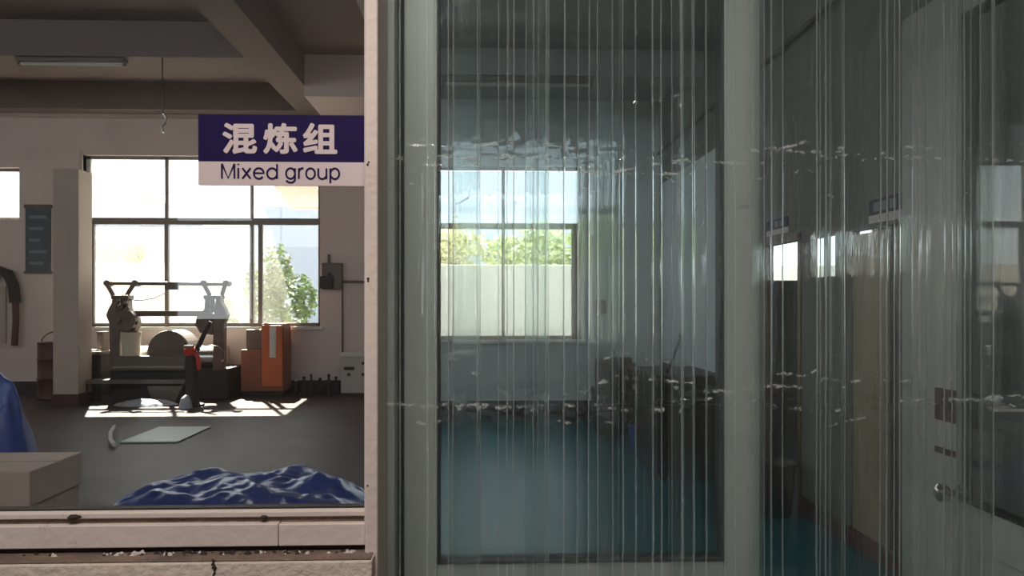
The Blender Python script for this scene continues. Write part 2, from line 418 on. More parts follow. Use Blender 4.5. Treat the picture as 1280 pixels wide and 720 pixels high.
# side room beyond the doorway
SW = (3.55, 5.4, 1.80, 2.75)
mb = MB(); box_wall_y(mb, HX1, 6.4, 10.4, 10.6, 0, 3.2, [SW]); structure(mb.build('wall_far_side_room', 'wood_brown'), 'dim far wall of the side room')
structure(MB().box(6.4, 6.6, 3.4, 10.6, 0, 3.2).build('wall_right_side_room', 'hall_wall'))
structure(MB().box(HX1 + .05, 6.4, 3.4, 3.6, 0, 3.2).build('wall_near_side_room', 'hall_wall'))
structure(MB().box(HX1 + .05, 6.6, 3.4, 10.6, 3.2, 3.35).build('ceiling_side_room', 'hall_ceiling'))
structure(MB().box(HX1, HX1 + .14, YH, 10.6, 0, 3.4).build('wall_corner_side_room', 'hall_wall'))

# corridor the camera stands in
BW = (-2.45, -1.78, 1.33, 2.62)
mb = MB(); box_wall_y(mb, -3.4, 3.0, -3.2, -3.0, 0, 2.95, [BW]); structure(mb.build('wall_back_corridor', 'corridor_wall'), 'back wall of the corridor')
CLW = (0.1, 1.2, 1.1, 2.7)
mb = MB(); box_wall_x(mb, -3.4, -3.2, -3.0, YP, 0, 2.95, [CLW]); structure(mb.build('wall_left_corridor', 'corridor_wall'), 'window wall of the corridor')
structure(MB().box(2.8, 3.0, -3.0, YD, 0, 2.95).build('wall_right_corridor', 'corridor_wall'))
structure(MB().box(-3.4, 3.0, -3.2, YP + .1, 2.95, 3.1).build('ceiling_corridor', 'corridor_wall'))
structure(MB().box(-3.4, 3.0, YP - .04, YP + .25, ZTOP + .06, 3.0).build('wall_partition_head', 'cream_plaster'), 'plaster above the glazed partition')
CLR = [(-12.2, -3.5, 3.25, 4.85), (-2.9, -1.2, 3.25, 4.85), (-.7, 2.2, 3.25, 3.98)]   # unseen clerestory over the corridor roof, added to light the rooms behind
mb = MB(); box_wall_y(mb, WX0 - .26, -3.2, YP - .04, YP + .2, 0, ZC, CLR[:1]); structure(mb.build('wall_partition_left', 'workshop_wall'))
mb = MB(); box_wall_y(mb, -3.2, 3.0, YP + .05, YP + .25, 2.98, ZC, CLR[1:]); structure(mb.build('wall_partition_upper', 'workshop_wall'))
structure(MB().box(1.53, 3.0, YD - .02, YD + .12, 0, ZTOP + .1).build('wall_partition_right', 'hall_wall'))

# ------------------------------------------------------------------ glazed partition on the left
XPOST0, XPOST1 = PX(458, YP), PX(474, YP)
zl = 1.022
low_end = PX(465, 1.44)
lw = MB().box(-3.2, low_end, 1.44, 1.64, 0, zl).build('wall_low', 'cream_plaster', bevel=.004)
structure(lw, 'low cream plastered wall with a crack under the glazing')
# crack, chipped into the plaster face
for k, (a, c) in enumerate([((265, 699), (267, 703)), ((267, 702), (264, 706)), ((268, 705), (265, 711)), ((266, 708), (269, 713)), ((268, 712), (266, 720))]):
    p0, p1 = P3(*a, 1.4395), P3(*c, 1.4395)
    MB().tube([p0, ((p0[0] + p1[0]) / 2 + .002, 1.4395, (p0[2] + p1[2]) / 2), p1], [.0012, .0042 if k in (2, 3) else .0024, .001], 6).build('crack', 'groove_dark', lw)
MB().box(-3.2, low_end - .003, 1.442, 1.50, zl, zl + .002).build('ledge_grime', 'ledge_grime', lw)
for nm, mt_, cnt in (('plaster_crumbs', 'crumb_white', 42), ('dark_debris', 'groove_dark', 60)):
    st = MB()
    for k in range(cnt):      # crumbs of plaster and putty fallen along the joint
        x = random.choice((-.30, -.36, -.45, -.52, -.60, -.66)) + random.gauss(0, .05) if random.random() < .8 else random.uniform(-1.4, low_end)
        x = min(x, low_end - .012)
        y = random.uniform(1.474, 1.489); r = random.uniform(.0012, .0048)
        c0 = Vector((x, y, zl + .002)); n0 = 6
        ring = [(c0.x + r * random.uniform(.7, 1.9) * math.cos(a), c0.y + r * random.uniform(.5, 1.1) * math.sin(a), c0.z) for a in [2 * math.pi * q / n0 for q in range(n0)]]
        top = [(c0.x + (p[0] - c0.x) * random.uniform(.3, .8), c0.y + (p[1] - c0.y) * .6, c0.z + r * random.uniform(.5, 1.5)) for p in ring]
        st.add(ring + top, [(q, (q + 1) % n0, n0 + (q + 1) % n0, n0 + q) for q in range(n0)] + [tuple(range(n0, 2 * n0))])
    st = st.build(nm, mt_, lw); st['kind'] = 'stuff'

w1 = sroot('window_1', (-1.7, YP, zl), 'large fixed window in cream wooden frame with a blue and white sign')
zb0, zb1 = PZ(681, YP, 300), PZ(653, YP, 300)
xj = PX(350, YP)
MB().box(-3.2, XPOST0 + .004, YP + .002, YP + .1, zl, zb0 + .006).build('joint_filler', 'groove_dark', w1)
MB().box(-3.2, xj - .0006, YP - .012, YP + .1, zb0, zb1).build('sill_board', 'cream_paint', w1, bevel=.002)
MB().box(xj + .0006, XPOST0 - .001, YP - .012, YP + .1, zb0, zb1 - .001).build('sill_board', 'cream_paint', w1, bevel=.002)
MB().box(-3.2, XPOST0, YP + .004, YP + .09, zb1, PZ(646, YP, 300)).build('sill_groove', 'ledge_grime', w1)
MB().box(-3.2, XPOST0, YP - .002, YP + .02, PZ(646.5, YP, 300), PZ(639.5, YP, 300)).build('glazing_bead', 'cream_paint', w1, bevel=.002)
MB().box(-3.2, XPOST0, YP + .03, YP + .05, PZ(646.5, YP, 300), PZ(639, YP, 300)).build('glazing_bead', 'gasket', w1)
MB().box(XPOST0, XPOST1, YP - .02, YP + .13, 0, ZTOP + .06).build('post', 'cream_paint', w1, bevel=.003)
MB().box(XPOST0 - .004, XPOST0, YP + .0, YP + .03, zb1, ZTOP).build('glazing_bead', 'cream_paint', w1)
MB().box(-3.2, XPOST0, YP - .01, YP + .1, ZTOP, ZTOP + .06).build('head_board', 'cream_paint', w1)
MB().box(-3.2, XPOST0, YP + .022, YP + .028, PZ(642, YP, 300), ZTOP).build('glass_pane', 'pane_glass', w1)
for z, r in ((PZ(208, YP, 460), .0028), (PZ(205, YP, 461), .002), (PZ(349, YP, 461), .003), (PZ(352, YP, 462), .002), (PZ(604, YP, 466), .002)):
    MB().cyl((XPOST0 + .006 + random.uniform(-.002, .004), YP - .0205, z), (XPOST0 + .006, YP - .018, z), r, n=8).build('nail_hole', 'groove_dark', w1)
for px, rr in ((92, .006), (330, .004), (97, .004)):   # grime lumps on the bead
    c = P3(px, 646, YP - .003); MB().lathe([(rr * 1.6, -rr * .5), (rr * 1.9, 0), (rr, rr * .7)], c, 7).build('grime_lump', 'groove_dark', w1)

# ------------------------------------------------------------------ sign on the glass
sl, sr = PX(244, YP), PX(455, YP)
zt, zm, zbm = PZ(141, YP, 350), PZ(200.5, YP, 350), PZ(230.5, YP, 350)
ysg = YP + .016
sg = thing('room_sign', 'blue and white room sign reading Mixed group, stuck on the left window', 'sign', ((sl + sr) / 2, ysg, zbm))
MB().box(sl, sr, ysg, ysg + .005, zm, zt).build('blue_panel', 'navy_print', sg)
MB().box(sl, sr, ysg, ysg + .005, zbm, zm).build('white_panel', 'sign_white', sg)
def text(body, cx, cz, width, height, y, m, parent, name='lettering', bold=0.0, depth=0.0003):
    c = bpy.data.curves.new(name, 'FONT'); c.body = body; c.size = 1
    o = bpy.data.objects.new('tmp', c); COL.objects.link(o)
    dg = bpy.context.evaluated_depsgraph_get(); me = bpy.data.meshes.new_from_object(o.evaluated_get(dg))
    COL.objects.unlink(o); bpy.data.objects.remove(o)
    xs = [v.co.x for v in me.vertices]; ys = [v.co.y for v in me.vertices]
    x0, x1, y0, y1 = min(xs), max(xs), min(ys), max(ys)
    mb = MB(); vs = []
    for v in me.vertices:
        vs.append((cx + ((v.co.x - x0) / (x1 - x0) - .5) * width, y, cz + ((v.co.y - y0) / (y1 - y0) - .5) * height))
    k = 0
    for dx, dz in ((0, 0), (1, 0), (-1, 0), (0, 1), (0, -1), (.7, .7), (-.7, .7), (.7, -.7), (-.7, -.7)) if bold else ((0, 0),):
        mb.add([(a + dx * bold, b - k * .00002, c_ + dz * bold) for a, b, c_ in vs], [list(p.vertices) for p in me.polygons]); k += 1
    o = mb.build(name, m, parent)
    s = o.modifiers.new('t', 'SOLIDIFY'); s.thickness = depth; s.offset = 0
    bpy.data.meshes.remove(me)
    return o
px2 = 1.5 / F_PX
for ch, c in zip('混炼组', (296.5, 348, 398)):
    text(ch, PX(c, YP), PZ(171, YP, c), 40 * px2, 36 * px2, ysg - .0008, 'sign_white', sg, 'character', .0022)
def arc(cx, cy, rx, ry, a0, a1, n=14): return [(cx + rx * math.cos(math.radians(a0 + (a1 - a0) * k / n)), cy + ry * math.sin(math.radians(a0 + (a1 - a0) * k / n))) for k in range(n + 1)]
XH = .53
bowl = arc(.23, XH / 2, .23, XH / 2, 0, 360, 22)
GLYPH = {   # centre lines of plain sans-serif letters, unit = cap height 0.74; (strokes, advance)
 'M': ([[(0, 0), (0, .74)], [(0, .74), (.29, .02), (.58, .74)], [(.58, .74), (.58, 0)]], .76),
 'i': ([[(0, 0), (0, XH)], [(0, .68), (0, .74)]], .19),
 'x': ([[(0, 0), (.38, XH)], [(0, XH), (.38, 0)]], .53),
 'e': ([[(.0, XH * .53), (.46, XH * .53)] + arc(.23, XH / 2, .23, XH / 2, 5, 322, 20)], .62),
 'd': ([bowl, [(.46, 0), (.46, .74)]], .66),
 'g': ([bowl, [(.46, XH), (.46, -.02)] + arc(.23, -.02, .23, .17, 0, -160, 12)], .66),
 'r': ([[(0, 0), (0, XH)], [(0, XH * .6)] + arc(.19, XH * .6, .19, XH * .4, 170, 75, 8)], .37),
 'o': ([bowl], .63),
 'u': ([[(0, XH), (0, .19)] + arc(.2, .19, .2, .19, 180, 330, 10) + [(.42, .16)], [(.42, XH), (.42, 0)]], .62),
 'p': ([bowl, [(0, XH), (0, -.2)]], .6),
}
def letters(word, px0, px1, base_py, capx, y, m_, parent, sw_=.046):
    adv = 0; lay = []
    for ch in word: lay.append((ch, adv)); adv += GLYPH[ch][1]
    last = {'d': .46, 'p': .46}[word[-1]]; tot = lay[-1][1] + last
    u = 1.5 / F_PX; sc_x = (px1 - px0) * u / tot; sc_z = capx * u / .74
    X0, Z0 = PX(px0, 1.5), PZ(base_py, 1.5, px0)
    for ch, a in lay:
        mb = MB(); k = 0
        for st_ in GLYPH[ch][0]:
            pts = [(X0 + (a + p[0]) * sc_x, Z0 + p[1] * sc_z) for p in st_]
            n = len(pts); hw = sw_ * sc_z
            L, R_ = [], []
            for i in range(n):
                p = Vector(pts[i]); d0 = (Vector(pts[i]) - Vector(pts[max(i - 1, 0)])); d1 = (Vector(pts[min(i + 1, n - 1)]) - Vector(pts[i]))
                d = (d0.normalized() if d0.length > 1e-9 else d1.normalized()) + (d1.normalized() if d1.length > 1e-9 else d0.normalized())
                d = d.normalized() if d.length > 1e-6 else d1.normalized()
                nn = Vector((-d.y, d.x)); L.append(p + nn * hw); R_.append(p - nn * hw)
            yy = y - k * .00003; k += 1
            mb.add([(q.x, yy, q.y) for q in L] + [(q.x, yy, q.y) for q in R_], [(i, i + 1, n + i + 1, n + i) for i in range(n - 1)])
        o = mb.build('letter', m_, parent); s_ = o.modifiers.new('t', 'SOLIDIFY'); s_.thickness = .0003; s_.offset = 0
letters('Mixed', 274, 342, 221.5, 18.5, ysg - .0008, 'navy_print', sg)
letters('group', 355, 421, 221.8, 18.5, ysg - .0008, 'navy_print', sg)

# ------------------------------------------------------------------ double door and its frame
fr = sroot('trim_7', (XPOST1, YD, 0), 'aluminium frame of the double door')
xA = PX(497, YD); xB = PX(505, YD)
MB().box(XPOST1 - .01, xA, YD - .06, YD + .06, 0, ZTOP).build('jamb', 'aluminium', fr, bevel=.002)
MB().box(xA, xB + .002, YD + .02, YD + .05, 0, ZTOP).build('jamb_gap', 'gasket', fr)
HXD = 1.44
MB().box(HXD + .045, HXD + .1, YD - .06, YD + .06, 0, ZTOP).build('jamb', 'aluminium', fr, bevel=.002)
MB().box(XPOST1, HXD + .1, YD - .06, YD + .06, ZTOP - .0, ZTOP + .06).build('head', 'aluminium', fr)
def leaf(root, x0, x1, m4, stile=None):
    """door leaf in its closed pose, at local coords x0..x1, y 0..0.045; m4 moves it into place"""
    out = []
    sw = stile or (.073, .082)
    z0, z1 = .01, 2.44; g0, g1 = 0.918, 2.34
    def part(name, mb, m, **k):
        o = mb.build(name, m, root, **k); o.data.transform(m4); out.append(o); return o
    part('stile', MB().box(x0, x0 + sw[0], 0, .045, z0, z1), 'aluminium', bevel=.003)
    part('stile', MB().box(x1 - sw[1], x1, 0, .045, z0, z1), 'aluminium', bevel=.003)
    part('rail', MB().box(x0 + sw[0], x1 - sw[1], 0.001, .044, g1, z1), 'aluminium', bevel=.003)
    part('rail', MB().box(x0 + sw[0], x1 - sw[1], 0.001, .044, g0 - .12, g0), 'aluminium', bevel=.003)
    part('rail', MB().box(x0 + sw[0], x1 - sw[1], 0.001, .044, z0, z0 + .12), 'aluminium', bevel=.003)
    part('lower_panel', MB().box(x0 + sw[0], x1 - sw[1], .012, .032, z0 + .12, g0 - .12), 'aluminium')
    a, b_ = x0 + sw[0], x1 - sw[1]; t = .006
    for bx in ((a, a + t, g0, g1), (b_ - t, b_, g0, g1), (a, b_, g0, g0 + t), (a, b_, g1 - t, g1)):
        part('gasket', MB().box(bx[0], bx[1], -.001, .046, bx[2], bx[3]), 'gasket')
    part('glass_pane', MB().box(a + t * .5, b_ - t * .5, .020, .026, g0 + t * .5, g1 - t * .5), 'door_glass')
    return out
xC = PX(950, YD)
dl = sroot('door_1', (xB, YD, 0), 'closed aluminium door leaf with tall glass behind the strip curtain', None)
leaf(dl, xB, xC, Matrix.Translation((0, YD, 0)))
dr = sroot('door_2', (HXD, YD, 0), 'aluminium glass door leaf swung open at the right edge', None)
wleaf = .81
rotm = Matrix.Translation((HXD, YD, 0)) @ Matrix.Rotation(math.radians(90), 4, 'Z')   # local x runs away from the camera
# local y 0..0.045 goes to -X, so the hall-side face looks to the left
leaf(dr, 0.0, wleaf, rotm, (.075, .325))
kz = .945; ky = YW(1197, HXD - .06)
MB().cyl((HXD - .045, ky, kz), (HXD - .053, ky, kz), .026, n=20).build('rose', 'chrome', dr, smooth=True)
hd = MB().cyl((HXD - .053, ky, kz), (HXD - .085, ky, kz), .010, .012, n=16).build('knob', 'chrome', dr, smooth=True)
kb = MB()
prof = [(.012, 0), (.024, .008), (.028, .02), (.026, .032), (.016, .040), (.003, .042)]
n = 20; vs = []
for r, h in prof: vs += [(HXD - .083 - h, ky + r * math.cos(2 * math.pi * j / n), kz + r * math.sin(2 * math.pi * j / n)) for j in range(n)]
kb.add(vs, [(i * n + j, i * n + (j + 1) % n, (i + 1) * n + (j + 1) % n, (i + 1) * n + j) for i in range(len(prof) - 1) for j in range(n)] + [tuple(range((len(prof) - 1) * n, len(prof) * n))])
kb.build('knob_grip', 'chrome', hd, smooth=True)
y0, y1 = YW(1196, HXD - .05), YW(1168, HXD - .05)
zz = lambda py: ZW(1182, py, HXD - .05)
MB().box(HXD - .050, HXD - .044, y0, y1, zz(527), zz(486)).build('push_plate', 'maroon_paint', dr, bevel=.002)
MB().box(HXD - .049, HXD - .044, y0, y1 , zz(569), zz(561)).build('tape_strip', 'maroon_paint', dr)

# ------------------------------------------------------------------ strip curtain
YC = 1.60
cur = thing('strip_curtain', 'transparent PVC strip curtain hanging across the doorway', 'strip curtain', (.55, YC, 2.62))
MB().box(XPOST1 - .02, 1.50, YC - .02, YC + .03, 2.50, 2.56).build('rail', 'aluminium', cur)
def strip(x0, w, y, seed, ribs, z0=0.04, z1=2.53):
    rnd = random.Random(seed)
    t = .0011
    # cross-section stations: s across, half-thickness
    st = []
    e = .0013
    st += [(0.0, .0004, 1), (e * .5, .0013, 1), (e, .0014, 1), (e * 1.7, t, 1)]
    n = 16
    base = [e * 1.7 + (w - 3.4 * e) * i / n for i in range(1, n)]
    marks = []
    for r in ribs:
        hr = rnd.choice((.0007, .0010, .0014)); marks += [(r - hr * 1.6, t, 0), (r - hr, .0015, 1), (r + hr, .0015, 1), (r + hr * 1.6, t, 1)]
    for bse in base:
        if all(abs(bse - r) > .005 for r in ribs): st.append((bse, t, 0))
    st += marks
    st += [(w - e * 1.7, t, 0), (w - e, .0014, 1), (w - e * .5, .0013, 1), (w, .0004, 1)]
    st.sort(key=lambda q: q[0])
    cup = rnd.uniform(-.010, .010); sk = rnd.uniform(-.006, .006); ph = rnd.uniform(0, 9)
    creases = [1.5 + (378 - c) / F_PX * YC for c in (187, 205, 497, 512)] + [rnd.uniform(1.0, 2.0)]
    zs = [z0 + (z1 - z0) * i / 46 for i in range(47)]
    for c in creases: zs += [c + d * .005 + rnd.uniform(-.004, .004) for d in range(-4, 5)]
    zs = sorted(set(zs))
    sway = rnd.uniform(-.006, .006)
    rows = []
    for z in zs:
        f = (z1 - z) / (z1 - z0)
        row_f, row_b = [], []
        dx = sway * f + .0022 * noise.noise((seed * 3.1, z * 2.2, 0)) * f
        for s, h, mi in st:
            q = 2 * s / w - 1
            yy = y + cup * q * q * (.4 + .6 * f) + sk * q * f + .006 * f * noise.noise((seed * 1.7 + s * 9, z * 1.1, 3.3)) + .0016 * math.sin(ph + s * 70)
            for c in creases:
                d = abs(z - c)
                if d < .03: yy += .0035 * (1 - d / .03) * noise.noise((s * 60 + seed * 5, z * 160, c * 9))
            row_f.append((x0 + s + dx, yy - h, z)); row_b.append((x0 + s + dx, yy + h, z))
        rows.append(row_f + row_b[::-1])
    k = len(st); m = 2 * k
    mb = MB(); vs = [v for r in rows for v in r]
    fs, ms = [], []
    matof = [1 if (st[i][2] and st[i + 1][2]) else 0 for i in range(k - 1)]
    matrow = matof + [1] + matof[::-1] + [1]
    for i in range(len(rows) - 1):
        for j in range(m):
            fs.append((i * m + j, i * m + (j + 1) % m, (i + 1) * m + (j + 1) % m, (i + 1) * m + j)); ms.append(matrow[j])
    fs += [tuple(range(m))[::-1], tuple(range((len(rows) - 1) * m, len(rows) * m))]; ms += [0, 0]
    mb.v = vs; mb.f = [list(f) for f in fs]; mb.m = ms
    o = mb.build('strip', ['pvc_clear', 'pvc_edge'], cur)
    o.data.polygons.foreach_set('use_smooth', [True] * len(fs))
    return o
x = PX(479, YC); i = 0
while x < 1.42:
    w = .2
    rr = random.Random(100 + i)
    ribs = sorted(rr.uniform(.02, w - .02) for _ in range(9))
    ribs = [r for a, r in enumerate(ribs) if a == 0 or r - ribs[a - 1] > .012]
    strip(x, w, YC + (.0 if i % 2 else .016), i + 1, ribs)
    x += rr.uniform(.125, .165); i += 1

rg = MB(); a0 = P3(874, 270, YC - .014)
rg.tube([(a0[0] + (.011 + .002 * math.sin(5 * t_)) * math.cos(t_), YC - .0135, a0[2] + (.023 + .002 * math.cos(4 * t_)) * math.sin(t_)) for t_ in [.4 + 5.6 * k / 30 for k in range(31)]], [.0004 + .0008 * abs(math.sin(k * 1.7)) for k in range(31)], 6)
rg.build('ring_mark', 'pvc_edge', cur)
# ------------------------------------------------------------------ outside: yard, wall, bushes, far house
structure(MB().box(-60, 60, YF + .26, 90, -.4, -.1).build('ground_yard', 'yard_ground'))
structure(MB().box(HX1 + .2, 60, YH + .9, YF + .3, -.4, -.1).build('ground_side_yard', 'yard_ground'))
structure(MB().box(WX1, HX1 + 4.2, YH + .26, YF + .3, -.4, -.1).build('ground_court', 'yard_ground'))
tag(MB().box(-11, PX(313, 17.5), 17.5, 17.75, -.1, PZ(328, 17.5, 200)).build('yard_wall', 'yard_wall', bevel=.02), 'pale yard wall seen behind the mill through the left window', 'wall')
tag(MB().box(-1.6, 7, 15.0, 15.25, -.1, PZ(331, 15.0)).build('yard_wall', 'yard_wall_white', bevel=.02), 'pale yard wall seen through the curtained window', 'wall')
def leafy(mb, c, rad, n, size, rnd):
    for k in range(n):
        d = Vector((rnd.gauss(0, 1), rnd.gauss(0, 1), rnd.gauss(0, 1))).normalized() * (rnd.uniform(.35, 1) ** .5)
        p = Vector((c[0] + d.x * rad[0], c[1] + d.y * rad[1], c[2] + d.z * rad[2]))
        a = Vector((rnd.gauss(0, 1), rnd.gauss(0, 1), rnd.gauss(0, .6))).normalized(); b_ = a.cross(Vector((rnd.gauss(0, 1), rnd.gauss(0, 1), rnd.gauss(0, 1)))).normalized()
        L = size * rnd.uniform(.6, 1.3)
        mb.add([p - a * L, p + b_ * L * .4, p + a * L, p - b_ * L * .4], [(0, 1, 2, 3)])
def bush(name, label, px, pyt, Y, rx, leafm, n=900, size=.09, lobes=5, seed=1, pyb=None, group=None):
    rnd = random.Random(seed)
    x, zt_ = P(px, pyt, Y)
    zb_ = PZ(pyb, Y) if pyb else .3
    t = thing(name, label, 'bush' if name == 'bush' else 'tree', (x, Y, -.1), group)
    MB().tube([(x, Y, -.1), (x + .05, Y, zb_ * .5 + .1), (x - .04, Y, (zb_ + zt_) / 2)], [.06, .05, .02], 7).build('stem', 'bark', t)
    mb = MB(); h = zt_ - zb_
    for k in range(lobes):
        f = (k + .5) / lobes
        cx = x + rnd.uniform(-.55, .55) * rx * (1.1 - f * .7)
        leafy(mb, (cx, Y + rnd.uniform(-.2, .2), zb_ + h * f * .85), (rx * .55, rx * .5, h * .3), n // lobes, size, rnd)
    mb.build('foliage', leafm, t)
bush('bush', 'leafy green bush outside the clear right pane of the left window', 352, 312, 15.8, .55, 'leaf_green', 1500, .07, 6, 3, 408)
bush('bush', 'low pale green bush at the right end of the left window', 382, 345, 16.4, .5, 'leaf_green', 700, .07, 4, 4, 402)
bush('bush', 'green shoots outside beside the tall dark sash stile', 318, 330, 15.4, .25, 'leaf_green', 380, .07, 5, 5, 405)
bush('bush', 'green bush outside beside the right frame of the mill', 274, 372, 15.2, .4, 'leaf_green', 600, .08, 4, 6, 408)
bush('tree', 'yellow sunlit tree over the yard wall in the left panes', 126, 288, 20.5, .5, 'leaf_yellow', 900, .13, 4, 7, 330)
bush('tree', 'pale yellow tree over the yard wall left of the bright middle panes', 166, 300, 21.5, .4, 'leaf_yellow', 600, .13, 4, 8, 332)
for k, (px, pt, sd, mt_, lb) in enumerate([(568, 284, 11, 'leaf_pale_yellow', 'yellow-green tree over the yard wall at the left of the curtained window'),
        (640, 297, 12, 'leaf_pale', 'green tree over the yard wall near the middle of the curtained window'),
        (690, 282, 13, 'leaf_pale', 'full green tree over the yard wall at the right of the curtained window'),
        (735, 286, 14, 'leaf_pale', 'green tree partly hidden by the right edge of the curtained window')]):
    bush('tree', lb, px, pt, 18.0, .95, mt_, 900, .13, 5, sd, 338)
def house(name, label, pxl, pxr, pyt, Y, dep, roofpx=None, win=True, hm='far_house'):
    xl, xr = PX(pxl, Y), PX(pxr, Y); zt_ = PZ(pyt, Y, pxl)
    t = thing(name, label, 'building', ((xl + xr) / 2, Y, -.1))
    MB().box(xl, xr, Y, Y + dep, -.1, zt_).build('wall', hm, t)
    if roofpx:
        MB().prism([(xl - .5, zt_), (xr + .5, zt_), (PX(roofpx[0], Y), PZ(roofpx[1], Y, roofpx[0]))], Y - .3, Y + dep).build('roof', 'far_house', t)
    nx = max(2, int((xr - xl) / 3))
    for a in range(nx if win else 0):
        for bz in (zt_ - 2.2, zt_ - 5.2):
            if bz < 1: continue
            cx = xl + (a + .5) * (xr - xl) / nx
            f = MB().box(cx - .6, cx + .6, Y - .06, Y + .02, bz - .7, bz + .7).build('window', 'white_paint', t)
            MB().box(cx - .52, cx + .52, Y - .08, Y - .05, bz - .62, bz + .62).build('pane', 'far_window', f)
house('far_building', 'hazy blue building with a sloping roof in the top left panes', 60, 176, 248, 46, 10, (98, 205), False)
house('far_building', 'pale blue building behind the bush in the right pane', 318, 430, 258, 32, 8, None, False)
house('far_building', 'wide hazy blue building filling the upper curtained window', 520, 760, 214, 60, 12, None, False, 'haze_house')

aw = thing('awning', 'beige awning slab outside above the right pane of the left window', 'awning', (PX(360, 14), 13.3, 3.6))
ax0 = PX(316, 13.4)
MB().add([(ax0, 13.27, 4.0), (-1.2, 13.27, 4.0), (-1.2, 15.9, 3.45), (ax0, 15.9, 3.45), (ax0, 13.27, 4.1), (-1.2, 13.27, 4.1), (-1.2, 15.9, 3.55), (ax0, 15.9, 3.55)],
         [(0, 3, 2, 1), (4, 5, 6, 7), (0, 1, 5, 4), (1, 2, 6, 5), (2, 3, 7, 6), (3, 0, 4, 7)]).build('slab', 'workshop_wall', aw)
MB().box(ax0, -1.2, 15.9, 15.96, 3.4, 3.58).build('fascia', 'workshop_wall', aw)
# ------------------------------------------------------------------ factory windows
def bar(name, root, px0, px1, py0, py1, Y, d0, d1, m='window_metal', W=None):
    xa, za = P(px0, py0, Y); xb, zb_ = P(px1, py1, Y)
    return MB().box(xa, xb, Y + d0, Y + d1, za, zb_).build(name, m, root)
w2 = sroot('window_2', ((W2[0] + W2[1]) / 2, YF, W2[2]), 'wide metal framed workshop window behind the mill', None)
Y2 = YF + .10
xl, xr, z0, z1 = W2
def wb(root, name, xa, xb, za, zb_, d0=0, d1=.05, m='window_metal', Y=Y2): return MB().box(xa, xb, Y + d0, Y + d1, za, zb_).build(name, m, root)
zr0, zr1 = PZ(282, Y2), PZ(274, Y2); xm1 = PX(208, Y2); xm2 = PX(314.5, Y2); xs = PX(326, Y2)
wb(w2, 'frame', xl, xl + .07, z0, z1, m='white_paint'); wb(w2, 'frame', xr - .05, xr, z0, z1); wb(w2, 'frame', xl, xr, z1 - .05, z1); wb(w2, 'frame', xl, xr, z0, z0 + .06)
wb(w2, 'rail', xl, xr, zr0, zr1, -.01, .06)
wb(w2, 'mullion', xm1 - .03, xm1 + .03, z0, zr0, -.01, .06); wb(w2, 'mullion', xm1 - .025, xm1 + .025, zr1, z1)
wb(w2, 'mullion', xm2 - .03, xm2 + .03, z0, zr0, -.01, .06); wb(w2, 'mullion', xm2 - .025, xm2 + .025, zr1, z1)
wb(w2, 'sash_stile', xs - .035, xs + .035, z0, zr0, -.03, .03); wb(w2, 'sash_stile', xl + .07, xl + .14, z0, zr0, -.03, .03)
for a, c in ((xl + .07, xm1), (xm1, xm2), (xm2, xr - .05)):
    for b0, b1 in ((z0 + .06, zr0), (zr1, z1 - .05)): wb(w2, 'glass_pane', a, c, b0, b1, .022, .028, 'window_glass' if a == xm2 else 'dusty_glass')
MB().box(xl - .05, xr + .05, YF - .06, YF + .1, z0 - .05, z0).build('window_sill', 'white_paint', w2)
for a in (xl - .06, ): MB().box(a, xl, YF - .02, YF + .1, z0, z1 + .06).build('reveal', 'pier_paint', w2)
w3 = sroot('window_3', ((W3[0] + W3[1]) / 2, YH, W3[2]), 'two-row window of the hall seen through the strip curtain', None)
Y3 = YH + .1; xl, xr, z0, z1 = W3; zr0, zr1 = PZ(286, Y3), PZ(279, Y3); xm = PX(629, Y3)
def w3b(name, xa, xb, za, zb_, d0=0, d1=.05, m='window_metal'): return wb(w3, name, xa, xb, za, zb_, d0, d1, m, Y3)
w3b('frame', xl, xl + .05, z0, z1); w3b('frame', xr - .04, xr, z0, z1); w3b('frame', xl, xr, z1 - .04, z1); w3b('frame', xl, xr, z0, z0 + .05)
w3b('rail', xl, xr, zr0, zr1, -.01, .06, 'machine_dark'); w3b('mullion', xm - .02, xm + .02, z0, z1, -.005, .05); w3b('sash_stile', xr - .12, xr - .04, z0, zr0, -.02, .03)
for a, c in ((xl, xm), (xm, xr)):
    for b0, b1 in ((z0 + .05, zr0), (zr1, z1 - .04)): w3b('glass_pane', a, c, b0, b1, .022, .028, 'window_glass')
MB().box(xl - .05, xr + .05, YH - .05, YH + .1, z0 - .05, z0).build('window_sill', 'white_paint', w3)
w4 = sroot('window_4', ((W4[0] + W4[1]) / 2, YF, W4[2]), 'small high window cut by the left edge of the view', None)
xl, xr, z0, z1 = W4
for a in ((xl, xl + .05, z0, z1), (xr - .05, xr, z0, z1), (xl, xr, z0, z0 + .05), (xl, xr, z1 - .05, z1)): wb(w4, 'frame', *a)
wb(w4, 'glass_pane', xl, xr, z0, z1, .022, .028, 'window_glass')
w11 = sroot('window_6', ((W11[0] + W11[1]) / 2, YF, W11[2]), 'further workshop window on the same wall, added out of view for more light')
xl, xr, z0, z1 = W11; xm = (xl + xr) / 2
for a in ((xl, xl + .06, z0, z1), (xr - .06, xr, z0, z1), (xl, xr, z0, z0 + .06), (xl, xr, z1 - .06, z1), (xl, xr, zr0, zr1), (xm - .03, xm + .03, z0, z1)): wb(w11, 'frame', *a)
wb(w11, 'glass_pane', xl, xr, z0, z1, .022, .028, 'dusty_glass')
